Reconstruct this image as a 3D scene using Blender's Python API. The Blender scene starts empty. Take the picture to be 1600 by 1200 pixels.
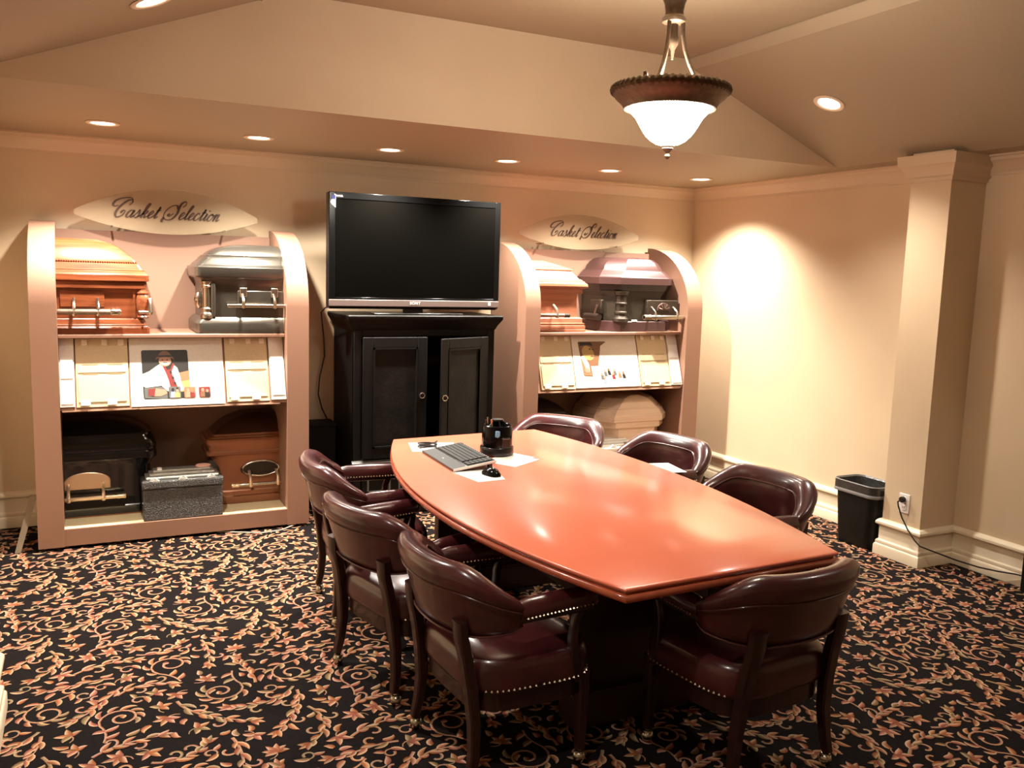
import bpy, bmesh, math, random
import numpy as np
from mathutils import Vector, Matrix

S = bpy.context.scene
COL = S.collection
PI = math.pi
H = 1.68

# ------------------------------------------------------------------ camera
RT = Vector((0.89723094, -0.44057152, 0.029553))
UP = Vector((0.03003311, 0.12766233, 0.99136287))
FW = Vector((0.44053906, 0.88859387, -0.12777433))
cam_d = bpy.data.cameras.new('camera')
cam_d.sensor_width = 36.0
cam_d.lens = 1361.19 * 36.0 / 1600.0
cam_d.clip_start = 0.02
cam = bpy.data.objects.new('camera', cam_d)
COL.objects.link(cam)
cam.matrix_world = Matrix(((RT.x, UP.x, -FW.x, 0), (RT.y, UP.y, -FW.y, 0), (RT.z, UP.z, -FW.z, H), (0, 0, 0, 1)))
S.camera = cam

# ------------------------------------------------------------------ world, exposure, light levels
w = bpy.data.worlds.new('world'); S.world = w; w.use_nodes = True
w.node_tree.nodes['Background'].inputs[0].default_value = (0.004, 0.003, 0.002, 1)
w.node_tree.nodes['Background'].inputs[1].default_value = 1.0
S.view_settings.view_transform = 'Standard'
S.view_settings.look = 'None'
S.view_settings.exposure = 0.1
S.view_settings.gamma = 1.0
S.view_settings.use_curve_mapping = False
WARM = (1.0, 0.92, 0.81)
SOFFIT_W = 300.0
SLOPE_W = 205.0
PENDANT_W = 34.0
GLASS_E = 56.0
CAN_E = 7.0

# ------------------------------------------------------------------ helpers
def sstep(a, b, x):
    t = min(1, max(0, (x - a) / (b - a))); return t * t * (3 - 2 * t)

class MB:
    def __init__(s): s.v = []; s.f = []; s.m = []; s.mi = 0
    def add(s, vs, fs):
        o = len(s.v); s.v += [tuple(p) for p in vs]
        for f in fs: s.f.append(tuple(i + o for i in f)); s.m.append(s.mi)
        return s
    def box(s, x0, x1, y0, y1, z0, z1):
        return s.add([(x, y, z) for x in (x0, x1) for y in (y0, y1) for z in (z0, z1)],
                     [(0, 1, 3, 2), (4, 6, 7, 5), (0, 4, 5, 1), (2, 3, 7, 6), (0, 2, 6, 4), (1, 5, 7, 3)])
    def loft(s, rings, cap0=True, cap1=True, closed=True):
        n = len(rings[0]); vs = [p for r in rings for p in r]; fs = []
        for i in range(len(rings) - 1):
            for j in range(n if closed else n - 1):
                k = (j + 1) % n
                fs.append((i * n + j, i * n + k, (i + 1) * n + k, (i + 1) * n + j))
        if cap0: fs.append(tuple(range(n - 1, -1, -1)))
        if cap1: fs.append(tuple((len(rings) - 1) * n + j for j in range(n)))
        return s.add(vs, fs)
    def prism(s, poly, a, b, axis='z'):
        def mp(p, h):
            return {'z': (p[0], p[1], h), 'x': (h, p[0], p[1]), 'y': (p[0], h, p[1])}[axis]
        return s.loft([[mp(p, a) for p in poly], [mp(p, b) for p in poly]])
    def lathe(s, prof, c=(0, 0, 0), n=24, axis='z', cap=True):
        rings = []
        for r, h in prof:
            ring = []
            for k in range(n):
                a = 2 * PI * k / n; x, y = max(r, 1e-4) * math.cos(a), max(r, 1e-4) * math.sin(a)
                p = {'z': (x, y, h), 'x': (h, x, y), 'y': (x, h, y)}[axis]
                ring.append((c[0] + p[0], c[1] + p[1], c[2] + p[2]))
            rings.append(ring)
        return s.loft(rings, cap, cap)
    def tube(s, path, r, n=8, cap=True, closed=False, flat=None):
        P = [Vector(p) for p in path]; m = len(P); rings = []
        up = None
        for i, p in enumerate(P):
            if closed: t = P[(i + 1) % m] - P[i - 1]
            else: t = P[min(i + 1, m - 1)] - P[max(i - 1, 0)]
            t.normalize()
            if up is None:
                up = Vector((0, 0, 1)) if abs(t.z) < .9 else Vector((1, 0, 0))
            a = t.cross(up)
            if a.length < 1e-5: a = t.cross(Vector((0, 1, 0)))
            a.normalize(); b = a.cross(t).normalized(); up = b
            rr = r[i] if isinstance(r, (list, tuple)) else r
            fl = flat if flat else 1.0
            rings.append([tuple(p + a * (math.cos(2 * PI * k / n) * rr) + b * (math.sin(2 * PI * k / n) * rr * fl)) for k in range(n)])
        if closed: rings.append(rings[0])
        return s.loft(rings, cap and not closed, cap and not closed)
    def bar(s, path, ws, hs, up=(0, 1, 0)):
        """rectangular bar along a path; ws across (path x up), hs along up"""
        P = [Vector(p) for p in path]; m = len(P); rings = []; U = Vector(up)
        for i, p in enumerate(P):
            t = (P[min(i + 1, m - 1)] - P[max(i - 1, 0)]).normalized()
            a = t.cross(U).normalized(); b = a.cross(t).normalized()
            ww = ws[i] / 2 if isinstance(ws, (list, tuple)) else ws / 2
            hh = hs[i] / 2 if isinstance(hs, (list, tuple)) else hs / 2
            rings.append([tuple(p + a * x * ww + b * y * hh) for x, y in
                          ((-1, -.7), (-.7, -1), (.7, -1), (1, -.7), (1, .7), (.7, 1), (-.7, 1), (-1, .7))])
        return s.loft(rings)
    def ball(s, c, r, n=8, sz=1.0):
        m = max(4, n // 2 + 1)
        return s.lathe([(r * math.sin(PI * i / m), -r * sz * math.cos(PI * i / m)) for i in range(m + 1)], c, n)
    def dot(s, c, r):
        x, y, z = c
        return s.add([(x + r, y, z), (x, y + r, z), (x - r, y, z), (x, y - r, z), (x, y, z + r), (x, y, z - r)],
                     [(0, 1, 4), (1, 2, 4), (2, 3, 4), (3, 0, 4), (1, 0, 5), (2, 1, 5), (3, 2, 5), (0, 3, 5)])

def root_of(o):
    while o.parent: o = o.parent
    return o

def mesh(name, mb, mats, origin=(0, 0, 0), angle=35, fix=True):
    me = bpy.data.meshes.new(name)
    o = origin
    me.from_pydata([(a - o[0], b - o[1], c - o[2]) for a, b, c in mb.v], [], mb.f)
    if not isinstance(mats, (list, tuple)): mats = [mats]
    for m in mats: me.materials.append(m)
    if len(mats) > 1: me.polygons.foreach_set('material_index', mb.m)
    if fix:
        bm = bmesh.new(); bm.from_mesh(me)
        bmesh.ops.recalc_face_normals(bm, faces=bm.faces); bm.to_mesh(me); bm.free()
    me.polygons.foreach_set('use_smooth', [True] * len(me.polygons))
    me.set_sharp_from_angle(angle=math.radians(angle))
    me.update()
    return me

def part(name, mb, mats, parent, label=None, bevel=0, angle=35, stuff=False, fix=True):
    org = root_of(parent).location
    ob = bpy.data.objects.new(name, mesh(name, mb, mats, org, angle, fix)); COL.objects.link(ob)
    ob.parent = parent
    if label: ob['label'] = label
    if stuff: ob['kind'] = 'stuff'
    if bevel: add_bevel(ob, bevel)
    return ob

def add_bevel(ob, wd, seg=2):
    b = ob.modifiers.new('bevel', 'BEVEL'); b.width = wd; b.segments = seg
    b.limit_method = 'ANGLE'; b.angle_limit = math.radians(40)

def thing(name, label, cat, loc, group=None):
    o = bpy.data.objects.new(name, None); COL.objects.link(o); o.location = loc
    o.empty_display_size = .1
    o['label'] = label; o['category'] = cat
    if group: o['group'] = group
    return o

def single(name, label, cat, mb, mats, loc, group=None, bevel=0, angle=35):
    ob = bpy.data.objects.new(name, mesh(name, mb, mats, loc, angle)); COL.objects.link(ob); ob.location = loc
    ob['label'] = label; ob['category'] = cat
    if group: ob['group'] = group
    if bevel: add_bevel(ob, bevel)
    return ob

def struct(name, mb, mats, parent=None, angle=30, fix=True):
    ob = bpy.data.objects.new(name, mesh(name, mb, mats, (0, 0, 0), angle, fix)); COL.objects.link(ob)
    if parent: ob.parent = parent
    else: ob['kind'] = 'structure'
    return ob

def copy_tree(o, parent=None):
    c = o.copy(); COL.objects.link(c)
    if parent: c.parent = parent
    for ch in [k for k in o.children]: copy_tree(ch, c)
    return c

def offset_path(path, o):
    """offset an open 2-D polyline to its left by o, mitred"""
    n = len(path); out = []
    for i in range(n):
        d = []
        if i > 0: d.append((Vector(path[i]) - Vector(path[i - 1])).normalized())
        if i < n - 1: d.append((Vector(path[i + 1]) - Vector(path[i])).normalized())
        ns = [Vector((-v.y, v.x)) for v in d]
        if len(ns) == 1: q = Vector(path[i]) + ns[0] * o
        else:
            b = (ns[0] + ns[1]); b.normalize(); q = Vector(path[i]) + b * (o / max(.2, b.dot(ns[0])))
        out.append((q.x, q.y))
    return out

def molding(path, prof):
    """sweep (offset, z) profile along plan path; offset to the left of travel"""
    mb = MB(); rings = []
    offs = {o: offset_path(path, o) for o, z in prof}
    for i in range(len(path)):
        rings.append([(offs[o][i][0], offs[o][i][1], z) for o, z in prof])
    return mb.loft(rings)

# ------------------------------------------------------------------ materials
def lin(r, g, b):
    f = lambda c: (c / 255 / 12.92) if c / 255 <= .04045 else ((c / 255 + .055) / 1.055) ** 2.4
    return (f(r), f(g), f(b))

def mat(name, base, rough=.5, metal=0.0, coat=0.0, spec=.5, noise=None, bump=None, wood=None, emit=None, alpha=None, coatr=.08):
    m = bpy.data.materials.new(name); m.use_nodes = True; nt = m.node_tree; N = nt.nodes; L = nt.links
    b = N['Principled BSDF']
    b.inputs['Base Color'].default_value = (*base, 1); b.inputs['Roughness'].default_value = rough
    b.inputs['Metallic'].default_value = metal; b.inputs['Coat Weight'].default_value = coat
    b.inputs['Coat Roughness'].default_value = coatr
    b.inputs['Specular IOR Level'].default_value = spec
    tc = N.new('ShaderNodeTexCoord')
    if noise:
        sc, c2 = noise[0], noise[1]
        nz = N.new('ShaderNodeTexNoise'); nz.inputs['Scale'].default_value = sc; nz.inputs['Detail'].default_value = 6
        L.new(tc.outputs['Object'], nz.inputs['Vector'])
        rp = N.new('ShaderNodeValToRGB'); rp.color_ramp.elements[0].position = .35; rp.color_ramp.elements[1].position = .65
        rp.color_ramp.elements[0].color = (*base, 1); rp.color_ramp.elements[1].color = (*c2, 1)
        L.new(nz.outputs['Fac'], rp.inputs['Fac']); L.new(rp.outputs['Color'], b.inputs['Base Color'])
    if wood:
        sc, c2, axis = wood
        mp = N.new('ShaderNodeMapping'); s = [14, 14, 14]; s['xyz'.index(axis)] = 1.2
        mp.inputs['Scale'].default_value = s; L.new(tc.outputs['Object'], mp.inputs['Vector'])
        nz = N.new('ShaderNodeTexNoise'); nz.inputs['Scale'].default_value = sc; nz.inputs['Detail'].default_value = 8
        nz.inputs['Distortion'].default_value = .6
        L.new(mp.outputs['Vector'], nz.inputs['Vector'])
        rp = N.new('ShaderNodeValToRGB'); rp.color_ramp.elements[0].position = .32; rp.color_ramp.elements[1].position = .68
        rp.color_ramp.elements[0].color = (*base, 1); rp.color_ramp.elements[1].color = (*c2, 1)
        L.new(nz.outputs['Fac'], rp.inputs['Fac']); L.new(rp.outputs['Color'], b.inputs['Base Color'])
    if bump:
        nb = N.new('ShaderNodeTexNoise'); nb.inputs['Scale'].default_value = bump[0]; nb.inputs['Detail'].default_value = 4
        L.new(tc.outputs['Object'], nb.inputs['Vector'])
        bp = N.new('ShaderNodeBump'); bp.inputs['Strength'].default_value = bump[1]; bp.inputs['Distance'].default_value = .01
        L.new(nb.outputs['Fac'], bp.inputs['Height']); L.new(bp.outputs['Normal'], b.inputs['Normal'])
    if emit:
        b.inputs['Emission Color'].default_value = (*emit[0], 1); b.inputs['Emission Strength'].default_value = emit[1]
    if alpha is not None: b.inputs['Alpha'].default_value = alpha
    return m

M = {}
M['wall'] = mat('wall_paint', lin(212, 189, 157), .55, noise=(3.0, lin(208, 185, 153)), bump=(220, .03))
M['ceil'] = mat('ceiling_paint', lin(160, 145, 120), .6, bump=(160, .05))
M['trim'] = mat('trim_paint', lin(222, 206, 178), .4)
M['crown'] = mat('crown_paint', lin(204, 182, 152), .45)
M['carpet'] = mat('carpet_ground', (.0055, .0042, .0042), .95, spec=.08, noise=(60, (.010, .0065, .006)), bump=(900, .4))
M['leather'] = mat('burgundy_leather', (.070, .0125, .0145), .30, coat=.5, coatr=.15, noise=(9, (.040, .0080, .0088)), bump=(260, .035))
M['welt'] = mat('leather_welt', (.06, .015, .014), .3, coat=.4)
M['mahogany'] = mat('mahogany', (.016, .0042, .0034), .3, coat=.3, wood=(3, (.026, .0065, .005), 'z'))
M['nail'] = mat('nailhead_metal', (.75, .62, .45), .25, metal=1)
M['caster'] = mat('caster_metal', (.55, .50, .40), .25, metal=1)
M['table'] = mat('cherry_top', (.84, .205, .115), .30, coat=.6, coatr=.14, noise=(2.2, (.87, .22, .125)))
M['table_edge'] = mat('cherry_edge', (.42, .095, .04), .25, coat=.4, wood=(2, (.34, .07, .03), 'y'))
M['pedestal'] = mat('dark_cherry', (.030, .0095, .006), .35, coat=.2, wood=(3, (.045, .015, .009), 'z'))
M['bronze'] = mat('antique_bronze', (.085, .055, .035), .42, metal=.75, noise=(40, (.13, .085, .055)))
M['bronze_light'] = mat('brushed_bronze', (.20, .150, .108), .5, metal=.6, noise=(50, (.26, .20, .15)))
M['glass_glow'] = mat('lit_alabaster_glass', (.9, .85, .75), .4, emit=((1.0, .90, .74), GLASS_E))
M['can_glow'] = mat('lit_lamp', (.9, .9, .85), .4, emit=((1.0, .93, .80), CAN_E))
M['can_trim'] = mat('can_trim', lin(225, 205, 180), .35)
M['kiosk'] = mat('display_laminate', lin(146, 110, 90), .5, bump=(300, .02))
M['kiosk_back'] = mat('display_back', lin(136, 104, 86), .7, bump=(400, .04))
M['platform'] = mat('display_platform', lin(228, 208, 165), .5)
M['slope'] = mat('display_board', lin(165, 126, 102), .7)
M['paper'] = mat('white_paper', lin(238, 236, 230), .6)
M['board_white'] = mat('photo_board', lin(230, 222, 210), .35, noise=(120, lin(222, 213, 200)))
M['cream'] = mat('cream_panel', lin(208, 188, 152), .6, noise=(90, lin(202, 181, 145)))
M['clip'] = mat('clear_clip', lin(240, 225, 210), .2)
M['slot'] = mat('panel_slot', lin(150, 130, 95), .7)
M['oak'] = mat('oak', lin(144, 78, 46), .32, coat=.35, wood=(2.5, lin(98, 46, 24), 'x'))
M['cherry'] = mat('pale_cherry', lin(178, 116, 90), .32, coat=.35, wood=(2.0, lin(150, 90, 66), 'x'))
M['pine'] = mat('pale_maple', lin(235, 205, 178), .45, coat=.1, wood=(1.6, lin(222, 190, 160), 'x'))
M['black_steel'] = mat('black_gloss', (.007, .007, .008), .16, coat=.6)
M['gun_steel'] = mat('gunmetal', (.16, .145, .12), .24, metal=.85)
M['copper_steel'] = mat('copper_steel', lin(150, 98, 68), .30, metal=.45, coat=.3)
M['copper_shaded'] = mat('copper_shade', lin(78, 50, 36), .28, metal=.45, coat=.3)  # copper with the shadow on the casket lid put into its colour
M['mauve_steel'] = mat('mauve_steel', lin(66, 42, 40), .4, metal=.1, coat=.15)
M['taupe_steel'] = mat('taupe_steel', lin(48, 41, 31), .45, metal=.0, coat=.1, spec=.3)
M['brown_steel'] = mat('plum_brown', lin(32, 20, 18), .38, metal=.1, coat=.2)
M['gold'] = mat('polished_gold', (.95, .76, .52), .28, metal=.85)
M['pewter'] = mat('pewter', (.48, .42, .34), .25, metal=1)
M['dkbronze'] = mat('dark_bronze_ornament', (.042, .029, .019), .4, metal=.5, bump=(180, .5))
M['urnblack'] = mat('hammered_black', (.012, .012, .011), .35, coat=.3, noise=(130, (.075, .072, .064)), bump=(160, 1.0))
M['urnwhite'] = mat('hammered_cream', lin(226, 210, 184), .45, bump=(260, .8))
M['silver'] = mat('silver_edge', (.62, .62, .58), .4, metal=.9, bump=(260, .7))
M['acrylic'] = mat('frosted_acrylic', lin(168, 150, 122), .35, coat=.1, alpha=.36)
M['ink'] = mat('brown_lettering', lin(62, 38, 22), .5)
M['tvblack'] = mat('tv_black', (.003, .003, .003), .15, coat=.0, spec=.2)
M['screen'] = mat('tv_screen', (.002, .0018, .0015), .12, spec=.03)
M['tvgrey'] = mat('tv_speaker_bar', lin(112, 98, 92), .4, metal=.3)
M['logo'] = mat('logo_silver', lin(235, 230, 225), .3)
M['armoire'] = mat('armoire_black', (.0032, .0028, .0022), .5, coat=.0, spec=.2, wood=(2.5, (.0055, .0042, .0032), 'z'))
M['armoire_panel'] = mat('armoire_panel', (.0034, .0028, .0022), .5, coat=.0, spec=.2, noise=(9, (.0095, .0072, .005)), bump=(60, .12))
M['glint'] = mat('painted_glint', (.085, .080, .070), .35, coat=.2)  # pale grey stands in for highlights on the black armoire mouldings
M['blackplastic'] = mat('black_plastic', (.008, .008, .008), .3, coat=.2)
M['mattblack'] = mat('matt_black', (.004, .004, .0038), .6, spec=.2)
M['key'] = mat('keycap', (.055, .055, .05), .4, noise=(180, (.012, .012, .012)))
M['palm'] = mat('palm_rest', (.035, .034, .03), .45)
M['bin'] = mat('bin_black', (.005, .006, .005), .5, spec=.3)
M['liner'] = mat('bin_liner', (.035, .035, .033), .25, coat=.5, bump=(25, .6))
M['linerband'] = mat('bin_liner_fold', (.22, .21, .20), .35)
M['plate'] = mat('outlet_plate', lin(238, 228, 220), .35)
M['cable'] = mat('black_cable', (.012, .008, .007), .4)
M['greycable'] = mat('grey_cable', (.35, .33, .28), .4)
M['greyboard'] = mat('grey_board', lin(150, 135, 115), .6)
M['blue'] = mat('blue_plastic', lin(120, 170, 205), .3)
M['orange'] = mat('orange_tip', lin(225, 140, 95), .4)
M['pink'] = mat('pink_note', lin(235, 180, 160), .6)
def flat(n, *c): return mat(n, lin(*c), .4)
M['ph_dark'] = flat('photo_dark', 38, 34, 30); M['ph_brown'] = flat('photo_brown', 120, 84, 60)
M['ph_tan'] = flat('photo_tan', 140, 104, 76); M['ph_skin'] = flat('photo_skin', 176, 128, 104)
M['ph_white'] = flat('photo_white', 205, 200, 192); M['ph_red'] = flat('photo_red', 120, 44, 40)
M['ph_grey'] = flat('photo_grey', 92, 92, 88); M['ph_gold'] = flat('photo_gold', 176, 146, 88)
M['ph_blue'] = flat('photo_blue', 130, 140, 165); M['ph_green'] = flat('photo_green', 140, 150, 96)

# carpet leaf colours come from a colour attribute of the woven pattern itself
m = bpy.data.materials.new('carpet_pattern'); m.use_nodes = True; nt = m.node_tree
b = nt.nodes['Principled BSDF']; b.inputs['Roughness'].default_value = .95; b.inputs['Specular IOR Level'].default_value = .1
at = nt.nodes.new('ShaderNodeAttribute'); at.attribute_name = 'weave'
tcn = nt.nodes.new('ShaderNodeTexCoord'); nz = nt.nodes.new('ShaderNodeTexNoise'); nz.inputs['Scale'].default_value = 500
mx = nt.nodes.new('ShaderNodeMix'); mx.data_type = 'RGBA'; mx.blend_type = 'MULTIPLY'; mx.inputs['Factor'].default_value = .55
nt.links.new(tcn.outputs['Object'], nz.inputs['Vector'])
nt.links.new(at.outputs['Color'], mx.inputs[6]); nt.links.new(nz.outputs['Fac'], mx.inputs[7])
sc = nt.nodes.new('ShaderNodeMix'); sc.data_type = 'RGBA'; sc.blend_type = 'MULTIPLY'; sc.inputs['Factor'].default_value = 1
sc.inputs[7].default_value = (1.45, 1.45, 1.45, 1)
nt.links.new(mx.outputs[2], sc.inputs[6]); nt.links.new(sc.outputs[2], b.inputs['Base Color'])
M['weave'] = m

# ------------------------------------------------------------------ room
XL, XR, YB, YF = -0.64, 4.735, 6.13, -2.3
CZ = 2.42
PX, PY0, PY1 = 4.437, 3.43, 3.70          # pilaster on the right-hand wall
LX, LY0, LY1 = -0.325, 3.26, 3.57         # its twin on the other wall

floor = struct('floor', MB().box(XL - .2, XR + .2, YF - .2, YB + .2, -.1, 0), M['carpet'])
struct('wall_back', MB().box(XL - .2, XR + .2, YB, YB + .12, 0, 3.1), M['wall'])
struct('wall_front', MB().box(XL - .2, XR + .2, YF - .12, YF, 0, 3.1), M['wall'])
rp = [(XR, YB), (XR, PY1), (PX, PY1), (PX, PY0), (XR, PY0), (XR, YF)]
lp = [(XL, YF), (XL, LY0), (LX, LY0), (LX, LY1), (XL, LY1), (XL, YB)]
struct('wall_right', MB().prism(rp + [(XR + .2, YF), (XR + .2, YB)], 0, 3.1), M['wall'])
struct('wall_left', MB().prism(lp + [(XL - .2, YB), (XL - .2, YF)], 0, 3.1), M['wall'])

# vaulted ceiling: flat soffits, two slopes, two gables, flat top
VX0, VX1, VY0, VY1 = -0.43, 4.487, -1.2, 4.33
TX0, TX1, TZ, SZ = 0.78, 3.282, 2.946, 2.892
cb = MB()
cb.mi = 0
for x0, x1, y0, y1 in ((XL, XR, VY1, YB), (XL, XR, YF, VY0), (XL, VX0, VY0, VY1), (VX1, XR, VY0, VY1)):
    cb.add([(x0, y0, CZ), (x0, y1, CZ), (x1, y1, CZ), (x1, y0, CZ)], [(0, 1, 2, 3)])
cb.add([(VX1, VY0, CZ), (VX1, VY1, CZ), (TX1, VY1, SZ), (TX1, VY0, SZ)], [(0, 1, 2, 3)])
cb.add([(TX0, VY0, SZ), (TX0, VY1, SZ), (VX0, VY1, CZ), (VX0, VY0, CZ)], [(0, 1, 2, 3)])
cb.add([(TX0, VY0, TZ), (TX0, VY1, TZ), (TX1, VY1, TZ), (TX1, VY0, TZ)], [(0, 1, 2, 3)])
for x in (TX0, TX1):
    cb.add([(x, VY0, SZ), (x, VY1, SZ), (x, VY1, TZ), (x, VY0, TZ)], [(0, 1, 2, 3)])
cb.mi = 1
for y in (VY0, VY1):
    cb.add([(VX0, y, CZ), (VX1, y, CZ), (TX1, y, SZ), (TX1, y, TZ), (TX0, y, TZ), (TX0, y, SZ)], [(0, 1, 2, 3, 4, 5)])
struct('ceiling', cb, [M['ceil'], M['wall']], angle=15, fix=False)

crown = [(0, 2.3100), (.012, 2.3100), (.014, 2.3250), (.022, 2.3320), (.030, 2.3550), (.052, 2.3800), (.066, 2.3880), (.070, 2.4050), (.082, 2.4100), (.082, 2.4199), (0, 2.4199)]
pilcap = [(0, 2.2700), (.010, 2.2700), (.014, 2.2900), (.026, 2.2980), (.030, 2.3250), (.046, 2.3520), (.058, 2.3600), (.062, 2.4199), (0, 2.4199)]
def rev(p): return list(reversed(p))
# travel so that the room lies to the left of the path
struct('trim_1', molding(rev([(XL, YB), (XR, YB)]), crown), M['crown'])
struct('trim_2', molding([(XR, YF), (XR, PY0)], crown), M['crown'])
struct('trim_3', molding([(XR, PY1), (XR, YB)], crown), M['crown'])
struct('trim_4', molding([(XR, PY0), (PX, PY0), (PX, PY1), (XR, PY1)], pilcap), M['crown'])
struct('trim_5', molding([(XL, YB), (XL, LY1)], crown), M['crown'])
struct('trim_6', molding([(XL, LY1), (LX, LY1), (LX, LY0), (XL, LY0)], pilcap), M['crown'])
struct('trim_7', molding([(XL, LY0), (XL, YF)], crown), M['crown'])
struct('trim_8', MB().prism([(TX1 + .001, SZ + .004), (TX1 - .012, SZ - .004), (TX1 - .052, TZ - .006), (TX1 - .052, TZ - .0005), (TX1 - .0005, TZ - .0005)], VY0 + .001, VY1 - .001, 'y'), M['ceil'])
struct('trim_9', MB().prism([(TX0 - .001, SZ + .004), (TX0 + .012, SZ - .004), (TX0 + .052, TZ - .006), (TX0 + .052, TZ - .0005), (TX0 + .0005, TZ - .0005)], VY0 + .001, VY1 - .001, 'y'), M['ceil'])

base = [(0, 0), (.030, 0), (.030, .058), (.026, .066), (.021, .070), (.023, .080), (.020, .090), (.012, .096), (.010, .100),
        (.010, .180), (.014, .184), (.024, .190), (.028, .196), (.027, .208), (.018, .220), (.010, .226), (0, .228)]
struct('baseboard_back', molding(rev([(XL, YB), (XR, YB)]), base), M['trim'])
struct('baseboard_right', molding(rev(rp), base), M['trim'])
struct('baseboard_left', molding(rev(lp), base), M['trim'])
struct('baseboard_front', molding([(XL, YF), (XR, YF)], base), M['trim'])

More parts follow.
